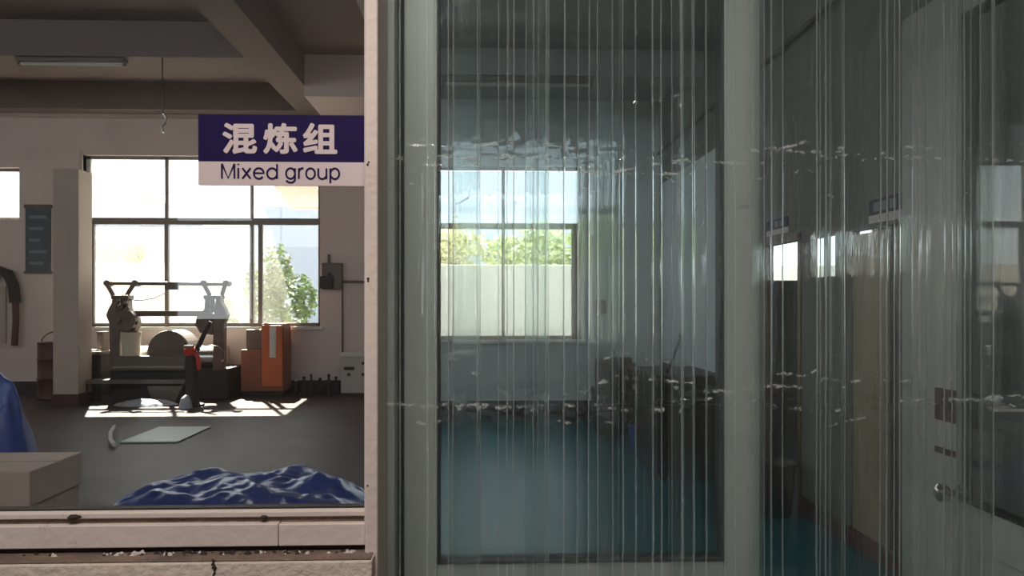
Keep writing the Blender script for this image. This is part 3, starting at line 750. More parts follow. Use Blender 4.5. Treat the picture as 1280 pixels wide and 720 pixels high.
for k, (y0, y1, z0, z1) in enumerate(LW):
    w = sroot('window_%d' % (6 + k), (WX0, (y0 + y1) / 2, z0), None)
    X = WX0 - .15
    for a in ((y0, y0 + .05, z0, z1), (y1 - .05, y1, z0, z1), (y0, y1, z0, z0 + .05), (y0, y1, z1 - .05, z1), ((y0 + y1) / 2 - .03, (y0 + y1) / 2 + .03, z0, z1)):
        MB().box(X, X + .05, a[0], a[1], a[2], a[3]).build('frame', 'window_metal', w)
    MB().box(X + .02, X + .026, y0, y1, z0, z1).build('glass_pane', 'window_glass', w)
for k, (x0, x1, z0, z1) in enumerate(CLR):
    w = sroot('window_%d' % (12 + k), ((x0 + x1) / 2, YP + .1, z0))  # added clerestory window, out of view, lets in more light
    nb = max(2, round((x1 - x0) / 1.5))
    for q in range(nb + 1):
        xx = x0 + (x1 - x0 - .05) * q / nb; MB().box(xx, xx + .05, YP + .08, YP + .13, z0, z1).build('frame', 'window_metal', w)
    MB().box(x0, x1, YP + .10, YP + .106, z0, z1).build('glass_pane', 'window_glass', w)
# side room: window and inner glazed slot
w5 = sroot('window_5', ((SW[0] + SW[1]) / 2, 10.4, SW[2]), 'bright high window of the side room seen through the doorway')
for a in ((SW[0], SW[0] + .05), (4.42, 4.47), (SW[1] - .05, SW[1])): MB().box(a[0], a[1], 10.44, 10.5, SW[2], SW[3]).build('frame', 'window_metal', w5)
MB().box(SW[0], SW[1], 10.47, 10.475, SW[2], SW[3]).build('glass_pane', 'window_glass', w5)
w8 = sroot('window_8', (HX1, (S5[0] + S5[1]) / 2, S5[2]), 'small glazed slot in the right hall wall')
MB().box(HX1 + .02, HX1 + .026, S5[0], S5[1], S5[2], S5[3]).build('glass_pane', 'door_glass', w8)
for fy in (.45,):
    yy = S5[0] + (S5[1] - S5[0]) * fy; MB().box(HX1 + .018, HX1 + .03, yy - .03, yy + .03, S5[2], S5[3]).build('frame', 'hall_wall', w8)
# corridor windows
w9 = sroot('window_9', ((BW[0] + BW[1]) / 2, -3.0, BW[2]))
for a in ((BW[0], BW[0] + .04, BW[2], BW[3]), (BW[1] - .04, BW[1], BW[2], BW[3]), (BW[0], BW[1], BW[2], BW[2] + .04), (BW[0], BW[1], 2.1, 2.14)):
    MB().box(a[0], a[1], -3.12, -3.07, a[2], a[3]).build('frame', 'window_metal', w9)
w10 = sroot('window_10', (-3.2, (CLW[0] + CLW[1]) / 2, CLW[2]))
for y in (CLW[0], .63, CLW[1] - .05): MB().box(-3.32, -3.27, y, y + .05, CLW[2], CLW[3]).build('frame', 'white_paint', w10)
R = math.radians
portal(((W2[0] + W2[1]) / 2, YF + .3, (W2[2] + W2[3]) / 2), (R(-90), 0, 0), W2[1] - W2[0], W2[3] - W2[2])
portal(((W11[0] + W11[1]) / 2, YF + .3, (W11[2] + W11[3]) / 2), (R(-90), 0, 0), W11[1] - W11[0], W11[3] - W11[2])
portal(((W3[0] + W3[1]) / 2, YH + .3, (W3[2] + W3[3]) / 2), (R(-90), 0, 0), W3[1] - W3[0], W3[3] - W3[2])
portal(((SW[0] + SW[1]) / 2, 10.65, (SW[2] + SW[3]) / 2), (R(-90), 0, 0), SW[1] - SW[0], SW[3] - SW[2])
for x0, x1, z0, z1 in CLR: portal(((x0 + x1) / 2, YP - .06, (z0 + z1) / 2), (R(90), 0, 0), x1 - x0, z1 - z0)
for y0, y1, z0, z1 in LW: portal((WX0 - .3, (y0 + y1) / 2, (z0 + z1) / 2), (0, R(-90), 0), z1 - z0, y1 - y0)
portal((-3.45, (CLW[0] + CLW[1]) / 2, (CLW[2] + CLW[3]) / 2), (0, R(-90), 0), CLW[3] - CLW[2], CLW[1] - CLW[0])
portal(((BW[0] + BW[1]) / 2, -3.25, (BW[2] + BW[3]) / 2), (R(90), 0, 0), BW[1] - BW[0], BW[3] - BW[2])

# ------------------------------------------------------------------ right hall wall: door, doorway, signs, conduit
d3 = sroot('door_3', (HX1, (D3[0] + D3[1]) / 2, 0), 'beige closed door in the right hall wall')
MB().box(HX1 + .005, HX1 + .035, D3[0] + .17, D3[1], .1, D3[3] - .02).build('door_leaf', 'door_beige', d3, bevel=.003)
MB().box(HX1 + .015, HX1 + .04, D3[0] + .04, D3[0] + .17, .1, D3[3] - .02).build('side_panel', 'bench_brown', d3)
MB().box(HX1 - .01, HX1 + .12, D3[0], D3[0] + .04, 0, D3[3]).build('jamb', 'bench_brown', d3)
MB().box(HX1 - .012, HX1 + .13, D3[0], D3[1], 0, .11).build('threshold', 'skirting_red', d3)
d4 = sroot('door_4', (HX1, (D4[0] + D4[1]) / 2, 0), 'open doorway to the side room')
MB().box(HX1 - .01, HX1 + .06, D4[0], D4[0] + .05, 0, D4[3]).build('jamb', 'wood_brown', d4)
MB().box(HX1 - .01, HX1 + .06, D4[1] - .05, D4[1], 0, D4[3]).build('jamb', 'wood_brown', d4)
MB().box(HX1 - .01, HX1 + .06, D4[0], D4[1], D4[3] - .05, D4[3]).build('head', 'wood_brown', d4)
def wall_sign(label, px0, px1, pyt, pyb):
    X = HX1 - .012
    ya, yb = YW(px1, X), YW(px0, X); pm = (px0 + px1) / 2
    zt_, zb_ = ZW(pm, pyt, X), ZW(pm, pyb, X); zm_ = zb_ + (zt_ - zb_) * .34
    t = thing('room_sign', label, 'sign', (X, (ya + yb) / 2, zb_))
    MB().box(X, HX1, ya, yb, zm_, zt_).build('blue_panel', 'navy_print', t)
    MB().box(X, HX1, ya, yb, zb_, zm_).build('white_panel', 'sign_white', t)
    for k in range(3):
        yc = yb + (ya - yb) * (.25 + .25 * k); h = (zt_ - zm_) * .3
        MB().box(X - .001, X, yc - .035, yc + .035, (zt_ + zm_) / 2 - h, (zt_ + zm_) / 2 + h).build('character', 'poster_pale', t)
wall_sign('small blue and white sign above the beige door', 1086, 1127, 246, 276)
wall_sign('tiny blue and white sign above the open doorway', 958, 984, 274, 293)
tag(MB().tube([(HX1 - .03, y, 3.42 + .01 * math.sin(y * 3)) for y in (1.9, 3, 4, 5, 6, 7, 8, 9, 9.85)], .02, 8).build('wall_conduit', 'machine_black', smooth=True), 'dark cable conduit high along the right hall wall', 'conduit')
tb = thing('waste_bin', 'black waste bin by the open doorway', 'bin', (2.05, YW(968, 2.05), 0))
c = (2.05, YW(968, 2.05), 0)
MB().lathe([(.10, 0), (.115, .02), (.145, .34), (.150, .36), (.13, .36), (.11, .06)], c, 24).build('body', 'rubber_black', tb, smooth=True)
MB().lathe([(.148, .345), (.156, .35), (.156, .37), (.145, .375)], c, 24).build('rim', 'rubber_black', tb, smooth=True)
cb = thing('cupboard', 'brown wooden cupboard inside the side room', 'cupboard', (3.0, 8.6, 0))
MB().box(2.62, 3.75, 8.6, 9.1, 0, 1.62).build('body', 'wood_brown', cb, bevel=.01)
for k in (0, 1): 
    dd = MB().box(2.65 + .54 * k, 3.17 + .54 * k, 8.57, 8.6, .08, 1.58).build('door', 'wood_brown', cb, bevel=.005)
    MB().cyl((3.12 + .13 * k, 8.57, .85), (3.12 + .13 * k, 8.54, .85), .015, n=10).build('knob', 'steel', dd)
# unseen corridor tube lamp, added to brighten the partition and curtain
cl = thing('ceiling_lamp', 'added lit tube lamp on the unseen corridor ceiling, fill light for the partition', 'lamp', (-.3, .3, 2.9))
MB().box(-.95, .35, .24, .36, 2.90, 2.95).build('body', 'lamp_body', cl)
MB().cyl((-.9, .3, 2.87), (.3, .3, 2.87), .016, n=12).build('lamp_tube', 'lamp_tube', cl, smooth=True)
ld_ = bpy.data.lights.new('added_fill_light', 'AREA'); ld_.shape = 'RECTANGLE'; ld_.size = 1.2; ld_.size_y = .04; ld_.energy = 37; ld_.color = (1, .90, .83)
lo_ = bpy.data.objects.new('added_fill_light', ld_); COL.objects.link(lo_); lo_.location = (-.3, .3, 2.84)
# ------------------------------------------------------------------ hall furniture
ZW_ = lambda px, py, X: ZW(px, py, X)
pn = thing('lit_wall_patch', 'tall pale patch of window light on the right hall wall, built as a slab above the dark bench', 'board', (HX1, YW(865, HX1), .8))  # lit part of the hall wall, its brightness made as a pale slab
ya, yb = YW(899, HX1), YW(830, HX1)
MB().box(HX1 - .02, HX1, ya, yb, .75, 3.0).build('light_patch', 'lit_wall_white', pn)
for yy in (ya, (ya + yb) / 2, yb): MB().box(HX1 - .026, HX1, yy - .015, yy + .015, .75, 3.0).build('patch_strip', 'lit_wall_white', pn)
bx0, bx1 = PX(822, 6.4), PX(901, 6.4)
bn = thing('work_bench', 'dark brown box-like bench in front of the pale lit patch of wall', 'bench', ((bx0 + bx1) / 2, 6.4, 0))
MB().box(bx0, bx1, 6.4, 7.3, .06, .84).build('body', 'bench_brown', bn, bevel=.01)
MB().box(bx0 - .02, bx1 + .02, 6.38, 7.32, .84, .89).build('top', 'machine_black', bn, bevel=.006)
MB().box(bx0 + .03, bx1 - .03, 6.43, 7.27, 0, .06).build('plinth', 'machine_black', bn)
for k in (0, 1):
    dd = MB().box(bx0 + .03 + .26 * k, bx0 + .27 + .26 * k, 6.385, 6.40, .12, .78).build('door', 'bench_brown', bn, bevel=.004)
    MB().box(bx0 + .235 + .06 * k, bx0 + .25 + .06 * k, 6.37, 6.385, .42, .52).build('handle', 'steel', dd)
p0, p1 = P3(834, 466, 6.6), P3(852, 420, 6.7)
ld = thing('lever_rod', 'thin dark rod leaning up from the dark bench', 'rod', p0)
MB().tube([(p0[0], 6.6, .895), p1], .012, 8).build('shaft', 'machine_black', ld)
MB().lathe([(.01, -.03), (.025, -.01), (.025, .015), (.008, .03)], p1, 10).build('grip', 'machine_black', ld, smooth=True)
mx0, mx1 = PX(748, 8.6), PX(800, 8.6)
mm = thing('motor_unit', 'dark maroon motor unit standing by the far hall wall', 'machine', ((mx0 + mx1) / 2, 8.6, 0))
MB().box(mx0, mx1, 8.6, 9.2, .05, .5).build('base', 'bench_brown', mm, bevel=.01)
MB().cyl((mx0 + .02, 8.85, .68), (mx1 - .06, 8.85, .68), .19, n=24).build('drum', 'maroon_paint', mm, smooth=True)
MB().cyl((mx1 - .06, 8.85, .68), (mx1, 8.85, .68), .12, n=20).build('end_cap', 'bench_brown', mm, smooth=True)
for xx in (mx0 + .05, mx1 - .05): MB().box(xx - .03, xx + .03, 8.65, 9.1, 0, .06).build('foot', 'machine_black', mm)
def pail(name, label, px, py, Y, r, h, m, group=None):
    x = PX(px, Y); c = (x, Y, 0)
    t = thing(name, label, 'bucket', c, group)
    MB().lathe([(r * .75, 0), (r * .8, .01), (r, h), (r * 1.05, h), (r * 1.05, h + .015), (r * .94, h + .015), (r * .72, .03)], c, 20).build('body', m, t, smooth=True)
    MB().tube([(x + r * 1.05 * math.cos(a), Y + .01, h + r * 1.0 * math.sin(a) * .9) for a in [math.pi * k / 10 for k in range(11)]], .004, 6).build('handle', 'steel', t)
pail('bucket', 'small blue bucket between the maroon motor and the dark bench', 796, 560, 8.0, .085, .2, 'blue_plastic')
for k, (px, lb) in enumerate(((808, 'white can beside the blue bucket'), (815, 'middle one of three white cans by the bench'), (822, 'white can closest to the dark bench'))):
    x = PX(px, 8.15); t = thing('paint_can', lb, 'can', (x, 8.15, 0), 'white cans by the bench')
    MB().lathe([(.024, 0), (.026, .005), (.026, .15), (.022, .165)], (x, 8.15, 0), 14).build('body', 'paper', t, smooth=True)
    MB().lathe([(.018, .165), (.02, .17), (.02, .185), (.012, .19)], (x, 8.15, 0), 12).build('cap', 'rubber_black', t, smooth=True)
sw = thing('switch_box', 'small dark switch box on the far hall wall right of the window', 'switch', P3(751, 384, YH - .05))
a, b_ = P(745, 392, YH), P(757, 375, YH)
MB().box(a[0], b_[0], YH - .06, YH, a[1], b_[1]).build('body', 'machine_black', sw, bevel=.006)
MB().cyl(((a[0] + b_[0]) / 2, YH - .06, (a[1] + b_[1]) / 2), ((a[0] + b_[0]) / 2, YH - .09, (a[1] + b_[1]) / 2), .022, n=12).build('button', 'red_paint', sw)
def tube_lamp(label, px0, px1, zz_, Y):
    xa = PX(px0, Y); xb = PX(px1, Y); z = zz_ - .05
    t = thing('ceiling_lamp', label, 'lamp', ((xa + xb) / 2, Y, z))
    MB().prism([(xa, z), (xb, z), (xb, z + .05), (xa, z + .05)], Y - .05, Y + .05).build('body', 'lamp_body', t, bevel=.006)
    MB().cyl((xa + .04, Y, z - .025), (xb - .04, Y, z - .025), .018, n=12).build('lamp_tube', 'lamp_tube', t, smooth=True)
    for xx in (xa + .01, xb - .04): MB().box(xx, xx + .03, Y - .025, Y + .025, z - .05, z).build('end_holder', 'lamp_body', t)
    return t, (xa, xb, z)
tube_lamp('unlit tube lamp under the workshop cross beam at upper left', 22, 158, 4.6, 10.0)
t, (xa, xb, z) = tube_lamp('unlit tube lamp under the hall cross beam behind the curtain', 552, 742, 3.83, 8.0)
# ------------------------------------------------------------------ workshop: pier, poster, hose, drum
px0, px1 = PX(66, 11.5), PX(98, 11.5)
pr = structure(MB().box(px0, px1, 11.5, 11.9, 0, PZ(214, 11.5)).build('wall_pier', 'pier_paint', bevel=.01), 'pale square pier left of the wide window')
MB().box(px0 - .015, px1 + .015, 11.485, 11.915, 0, .16).build('skirting', 'maroon_paint', pr)
ps = thing('wall_poster', 'blue-grey notice board hanging on the wall left of the pale pier', 'notice board', P3(47, 342, YF - .02))
a, b_ = P(33, 342, YF), P(64, 256, YF)
MB().box(a[0], b_[0], YF - .03, YF, a[1], b_[1]).build('board', 'poster_blue', ps)
MB().box(a[0] - .02, b_[0] + .02, YF - .04, YF, b_[1] - .06, b_[1]).build('top_edge', 'machine_dark', ps)
MB().box(a[0] - .02, b_[0] + .02, YF - .04, YF, a[1], a[1] + .04).build('bottom_edge', 'machine_dark', ps)
for k in range(5):
    zz_ = b_[1] - .2 - k * .19; MB().box(a[0] + .06, b_[0] - .06 - .05 * (k % 3), YF - .032, YF - .03, zz_ - .03, zz_ + .02).build('text_line', 'poster_pale', ps)
hs = thing('hose_loop', 'dark hose looped on the far wall at the left edge, red below', 'hose', P3(8, 430, YF - .1))
arch = [P3(-18, 425, YF - .14), P3(-20, 380, YF - .14), P3(-14, 350, YF - .14), P3(-2, 337, YF - .14), P3(10, 342, YF - .14), P3(17, 358, YF - .14), P3(19, 378, YF - .14)]
MB().tube(arch, .085, 12).build('hose', 'rubber_black', hs, smooth=True)
MB().tube([P3(19, 376, YF - .14), P3(20, 400, YF - .14), P3(18, 432, YF - .14)], .05, 10).build('nozzle', 'maroon_paint', hs, smooth=True)
MB().box(PX(-12, YF), PX(9, YF), YF - .05, YF - .001, PZ(428, YF), PZ(358, YF)).build('backplate', 'pier_paint', hs)
dm = thing('steel_drum', 'dark maroon drum half hidden behind the pale pier', 'drum', (PX(66, 12.3), 12.3, 0))
c = (PX(67, 12.3), 12.3, 0)
MB().lathe([(.22, 0), (.23, .02), (.22, .04), (.22, .30), (.235, .32), (.22, .34), (.22, .60), (.235, .62), (.22, .64), (.22, .86), (.23, .88), (.2, .88), (.19, .86)], c, 28).build('body', 'maroon_paint', dm, smooth=True)
hoop = [P3(53, 448, 12.1), P3(58, 437, 12.1), P3(68, 432, 12.1)]
hp = MB().tube([(PX(67, 12.3) + .24 * math.cos(t_), 12.3 + .1, .88 + .16 * math.sin(t_)) for t_ in [math.pi * k / 12 for k in range(13)]], .012, 8).build('hoop', 'steel', dm, smooth=True)
wl = thing('wire_loop', 'pale wire loop hung around the pale pier beside the bench', 'wire', P3(92, 436, 11.45))
MB().tube([P3(*q, 11.489) for q in ((84, 433), (90, 429), (97, 430), (101, 435), (102, 442), (99, 446))], .010, 7).build('wire', 'bucket_cream', wl, smooth=True)
# ------------------------------------------------------------------ two-roll mill
YM = 12.0
def m(px, py): return P(px, py, YM)
ml = thing('rubber_mill', 'two-roll rubber mixing mill with side frames and top bars before the window', 'machine', (PX(190, YM), YM, 0))
def poly(pts): return [m(*q) for q in pts]
def mill_frame(f):
    q = lambda pts: [m(*((x if f > 0 else 415.5 - x), y)) for x, y in (pts if f > 0 else pts[::-1])]
    fr_ = MB().prism(q([(137, 463), (136, 404), (132, 394), (135, 386), (139, 379), (147, 384), (149, 400), (150, 463)]), YM, YM + .16).build('side_frame', 'machine_dark', ml, bevel=.01)
    MB().prism(q([(139, 381), (141, 370), (145, 370), (147, 384)]), YM, YM + .16).build('yoke_arm', 'machine_dark', fr_)
    MB().prism(q([(154, 390), (154, 370), (159, 370), (160, 385), (163, 392), (156, 394)]), YM, YM + .16).build('yoke_arm', 'machine_dark', fr_)
    MB().prism(q([(139, 374), (139, 369), (161, 369), (161, 374)]), YM - .02, YM + .18).build('yoke_cap', 'machine_dark', fr_, bevel=.008)
    MB().prism(q([(145, 387), (145, 383), (158, 381), (158, 385)]), YM, YM + .14).build('yoke_tie', 'machine_dark', fr_)
    a, c = m(151 if f > 0 else 264.5, 378)
    MB().cyl((a, YM + .06, c - .15), (a, YM + .06, c + .12), .028, n=10).build('adjusting_screw', 'machine_dark', fr_)
    MB().prism(q([(148, 392), (163, 391), (170, 396), (172, 406), (166, 416), (150, 419)]), YM + .0, YM + .16).build('bearing_block', 'machine_dark', fr_, bevel=.012)
mill_frame(1); mill_frame(-1)
for a, c in (((133, 354), (143, 372)), ((168, 354), (156, 373)), ((254, 354), (264, 372)), ((282, 354), (276, 373))):
    MB().tube([P3(*a, YM + .08), P3(*c, YM + .08)], .035, 8).build('bar_arm', 'machine_dark', ml)
for q in ((133, 354), (168, 354), (254, 354), (282, 354)):
    x, z = m(*q); MB().cyl((x, YM + .0, z), (x, YM + .16, z), .05, n=12).build('bar_joint', 'machine_dark', ml)
MB().tube([P3(131, 354, YM + .05), P3(284, 355, YM + .05)], .03, 10).build('safety_bar', 'machine_dark', ml, smooth=True)
MB().tube([P3(166, 392, YM + .06), P3(258, 392, YM + .06)], .045, 10).build('tie_bar', 'machine_dark', ml, smooth=True)
MB().tube([P3(158, 374, YM + .1), P3(175, 376, YM + .1), P3(192, 373, YM + .1), P3(207, 366, YM + .1)], .008, 6).build('cable', 'machine_dark', ml)
MB().box(m(205, 0)[0], m(222, 0)[0], YM + .02, YM + .06, m(0, 362)[1], m(0, 355)[1]).build('bar_bracket', 'machine_grey', ml)
x, z = m(160, 400)
gb = MB().cyl((x, YM - .12, z), (x, YM, z), .16, n=28).build('gear_housing', 'machine_dark', ml, smooth=True)
x2, z2 = m(152, 400); MB().cyl((x2, YM - .16, z2), (x2, YM - .12, z2), .05, n=16).build('hub', 'machine_grey', gb, smooth=True)
MB().cyl((x2 + .15, YM - .18, z2 + .03), (x2 + .15, YM - .12, z2 + .03), .03, n=10).build('bolt', 'machine_grey', gb)
x3, z3 = m(175, 404); MB().cyl((x, YM - .07, z - .03), (x3, YM - .07, z3), .03, n=10).build('crank', 'machine_dark', ml)
for q in ((147, 378), (153, 383), (158, 378), (160, 386), (148, 390)):
    a, c = m(*q); MB().cyl((a, YM - .05, c), (a, YM + .01, c), .035, n=10).build('bolt', 'machine_dark', ml)
for dy, zq in ((.30, 449), (.66, 449)):
    xa, zc_ = m(150, zq); xb, _ = m(266, zq)
    MB().cyl((xa, YM + dy, zc_), (xb, YM + dy, zc_), .17, n=32).build('roll', 'steel', ml, smooth=True)
dome = [m(181, 447)] + [m(208.5 + 27 * math.cos(t_), 441 - 28 * math.sin(t_)) for t_ in [math.pi - math.pi * k / 18 for k in range(19)]] + [m(236, 447)]
MB().prism(dome, YM + .05, YM + .55).build('roll_guard', 'machine_grey', ml, bevel=.02)
MB().box(m(137, 0)[0], m(284, 0)[0], YM + .02, YM + .9, m(0, 500)[1], m(0, 462)[1]).build('bed', 'machine_black', ml, bevel=.01)
MB().box(m(145, 0)[0], m(236, 0)[0], YM - .10, YM + .1, m(0, 463)[1], m(0, 445)[1]).build('front_apron', 'machine_grey', ml, bevel=.01)
MB().box(m(146, 0)[0], m(234, 0)[0], YM - .13, YM - .10, m(0, 460)[1], m(0, 457)[1]).build('apron_lip', 'steel', ml)
MB().box(m(113, 0)[0], m(240, 0)[0], YM - .30, YM - .05, m(0, 478)[1] , m(0, 473)[1]).build('step_tray', 'machine_grey', ml)
for px in (118, 236): MB().box(PX(px, YM) - .02, PX(px, YM) + .02, YM - .28, YM - .24, 0, m(0, 478)[1]).build('tray_leg', 'machine_black', ml)
MB().prism([m(194, 480), m(238, 480), m(231, 494), (m(228, 0)[0], .02), (m(203, 0)[0], .02), m(200, 494)], YM - .3, YM - .02).build('drip_pan', 'machine_grey', ml)
xb_, zb_ = m(164, 441)
bk = thing('bucket', 'cream plastic bucket standing on the mill apron', 'bucket', (xb_, YM - .02, zb_))
zap = m(0, 445)[1]
MB().lathe([(.115, 0), (.12, .01), (.14, .33), (.148, .34), (.148, .36), (.13, .36), (.11, .03)], (xb_, YM + .0, zap), 24).build('body', 'bucket_cream', bk, smooth=True)
MB().tube([(xb_ + .15 * math.cos(t_), YM - .02, zap + .34 - .1 * math.sin(t_)) for t_ in [math.pi * k / 10 for k in range(11)]], .005, 6).build('handle', 'steel', bk)
# bench left of the mill with papers
bt = thing('side_bench', 'dark workbench between the pale pier and the mill', 'bench', (PX(113, 12.0), 12.0, 0))
xa, xb = PX(96, 12.0), PX(128.5, 12.0); zt_ = PZ(438, 12.0)
MB().box(xa, xb, 11.93, 12.45, zt_ - .05, zt_).build('top', 'machine_dark', bt, bevel=.006)
MB().box(xa + .02, xb - .02, 11.98, 12.4, .06, zt_ - .05).build('cabinet', 'machine_black', bt)
for sx in (xa + .04, xb - .04):
    MB().box(sx - .03, sx + .03, 11.95, 12.01, 0, zt_ - .05).build('leg', 'machine_black', bt)
for k, (px, dy, dz, r_) in enumerate(((104, .0, 0, .1), (117, .02, 0, -.1), (117, .03, .0125, .3))):
    x = PX(px, 12.05)
    mbp = MB().box(-.07, .07, -.09, .09, 0, .012); o = mbp.build('paper_stack', 'paper'); o.location = (x, 12.05 + dy, zt_ + dz); o.rotation_euler = (0, 0, r_)
    tag(o, ['white papers lying at the front of the side bench', 'sheets of paper nearest the mill on the side bench', 'skewed sheet of paper lying on top of the other bench papers'][k], 'papers', 'papers on the side bench')
bgx = PX(106, 12.3)
bgm = MB()
bgm.lathe([(.07, 0), (.09, .03), (.085, .08), (.05, .12), (.02, .13)], (bgx, 12.3, zt_), 14)
tag(bgm.build('black_pouch', 'rubber_black', smooth=True), 'black soft pouch at the back of the side bench', 'pouch')
bx = thing('metal_box', 'small dark metal box on the side bench against the mill frame', 'box', (PX(124, 12.25), 12.25, zt_))
MB().box(PX(121, 12.2), PX(129, 12.2), 12.2, 12.4, zt_, PZ(416, 12.2)).build('body', 'machine_dark', bx, bevel=.008)
MB().box(PX(120.7, 12.2), PX(129.3, 12.2), 12.19, 12.41, PZ(416, 12.2), PZ(414, 12.2)).build('lid', 'machine_dark', bx)
# stand with red valve, lever, wire hoop
YS = 11.35
sd = thing('valve_stand', 'dark stand with red valve and black lever at the right end of the mill', 'valve', (PX(240, YS), YS, 0))
MB().tube([(PX(241, YS), YS, 0), P3(241, 480, YS), P3(239, 450, YS), P3(240, 436, YS)], [.09, .10, .085, .06], 12).build('post', 'machine_black', sd, smooth=True)
MB().lathe([(.16, 0), (.16, .03), (.09, .05)], (PX(241, YS), YS, 0), 16).build('foot', 'machine_black', sd)
x, z = P(239, 439, YS); MB().lathe([(.03, -.07), (.08, -.05), (.085, .03), (.05, .07), (.03, .08)], (x, YS - .03, z), 16).build('valve_body', 'red_paint', sd, smooth=True)
MB().tube([P3(244, 441, YS - .05), P3(248, 448, YS - .06), P3(249, 462, YS - .05)], [.03, .035, .03], 8).build('red_hose', 'red_paint', sd, smooth=True)
MB().tube([P3(246, 438, YS), P3(254, 420, YS), P3(263, 402, YS)], [.04, .035, .025], 8).build('lever', 'rubber_black', sd, smooth=True)
MB().tube([P3(*q, YS - .02) for q in ((244, 438), (250, 434), (262, 431), (273, 433), (280, 439), (281, 446), (277, 453))], .008, 6).build('wire_hoop', 'steel', sd, smooth=True)
x, z = P(238, 433, YS); MB().box(x - .06, x + .06, YS - .1, YS, z - .01, z + .02).build('top_plate', 'steel', sd)
# orange cabinet
YO = 12.45
oc = thing('orange_cabinet', 'orange cabinet with a white paper strip beneath the right window pane', 'cabinet', (PX(325, YO), YO, 0))
xa, xm_, xb = PX(301, YO), PX(327, YO), PX(355, YO); zt_ = PZ(404, YO)
MB().box(xa, xm_, YO, YO + .42, .08, zt_ - .42).build('side_unit', 'orange_brown', oc, bevel=.01)
MB().box(xm_, xb, YO - .02, YO + .45, .08, zt_).build('body', 'orange_brown', oc, bevel=.012)
MB().box(xm_ + .015, xb - .015, YO - .045, YO - .02, .16, zt_ - .03).build('door', 'orange_paint', oc, bevel=.006)
MB().box(PX(338, YO), PX(346, YO), YO - .052, YO - .045, PZ(446, YO), PZ(408, YO)).build('paper_strip', 'paper', oc)
MB().box(PX(305, YO), PX(325, YO), YO + .1, YO + .3, zt_ - .42, zt_ - .1).build('top_box', 'machine_grey', oc, bevel=.01)
MB().box(xa + .03, xb - .03, YO + .02, YO + .4, 0, .08).build('plinth', 'machine_black', oc)
# white appliance
YA = 12.4
ap = thing('white_appliance', 'white floor-standing control cabinet at the right end of the workshop window wall', 'cabinet', (PX(442, YA), YA, 0))
xa, xb = PX(426, YA), PX(470, YA); zt_ = PZ(446, YA)
MB().box(xa, xb, YA, YA + .5, .05, zt_).build('body', 'appliance_white', ap, bevel=.012)
MB().box(xa - .02, xb + .02, YA - .02, YA + .52, zt_, PZ(441, YA)).build('lid', 'white_paint', ap, bevel=.01)
MB().box(PX(430, YA), PX(443, YA), YA - .01, YA, PZ(462, YA), PZ(458, YA)).build('vent', 'machine_black', ap)
for q in ((454, 454), (454, 468), (436, 468)):
    x, z = P(*q, YA); MB().cyl((x, YA - .03, z), (x, YA, z), .025, n=12).build('knob', 'machine_black', ap)
MB().box(xa + .03, xb - .03, YA + .03, YA + .47, 0, .05).build('plinth', 'machine_black', ap)
# electrical box + conduit
eb = thing('fuse_box', 'grey electrical fuse box on the wall right of the wide window', 'fuse box', P3(415, 345, YF - .1))
a, b_ = P(404, 362, YF), P(429, 329, YF)
MB().box(a[0], b_[0], YF - .12, YF, a[1], b_[1]).build('body', 'machine_grey', eb, bevel=.01)
MB().box(PX(402, YF), PX(418, YF), YF - .18, YF - .12, PZ(361, YF), PZ(346, YF)).build('switch_block', 'machine_black', eb, bevel=.01)
MB().cyl(P3(412, 343, YF - .2), P3(412, 343, YF - .14), .03, n=10).build('switch_knob', 'machine_black', eb)
MB().tube([P3(411, 329, YF - .04), P3(411, 318, YF - .04)], .02, 8).build('conduit', 'machine_grey', eb)
MB().tube([P3(428, 352, YF - .04), P3(480, 353, YF - .04)], .02, 8).build('conduit', 'machine_grey', eb)
MB().tube([P3(428, 360, YF - .04), P3(428, 440, YF - .04)], .015, 8).build('conduit', 'machine_grey', eb)
# bottles at the foot of the wall
names = ['short dark bottle nearest the orange cabinet', 'second dark bottle right of the orange cabinet', 'slim dark bottle at the wall foot between cabinet and appliance',
         'stout dark bottle in the row at the wall foot', 'dark bottle next to the last one before the appliance', 'dark bottle touching the white appliance']
for k, px in enumerate((370, 380, 389, 400, 411, 420)):
    x = PX(px, 12.7); h = (.22, .26, .3, .24, .3, .26)[k]; r = (.05, .055, .04, .06, .05, .045)[k]
    t = thing('dark_bottle', names[k], 'bottle', (x, 12.7, 0), 'dark bottles along the wall foot')
    MB().lathe([(r * .9, 0), (r, .01), (r, h * .65), (r * .4, h * .82), (r * .4, h)], (x, 12.7, 0), 14).build('body', 'rubber_black', t, smooth=True)
    MB().lathe([(r * .46, h), (r * .46, h + .03), (r * .3, h + .032)], (x, 12.7, 0), 12).build('cap', 'white_paint' if k == 0 else 'rubber_black', t)
# hanging cord from the ceiling
hc = thing('hanging_cord', 'thin cord with a hook hanging from the cross beam left of the sign', 'cord', P3(203, 165, 9.85))
MB().tube([(PX(203, 9.95), 9.95, 4.6), P3(203, 110, 9.85), P3(204, 142, 9.85)], .012, 6).build('cord', 'machine_dark', hc)
MB().tube([P3(204, 142, 9.85), P3(208, 148, 9.85), P3(206, 155, 9.85), P3(202, 158, 9.85), P3(204, 166, 9.85)], .016, 6).build('hook', 'steel', hc, smooth=True)
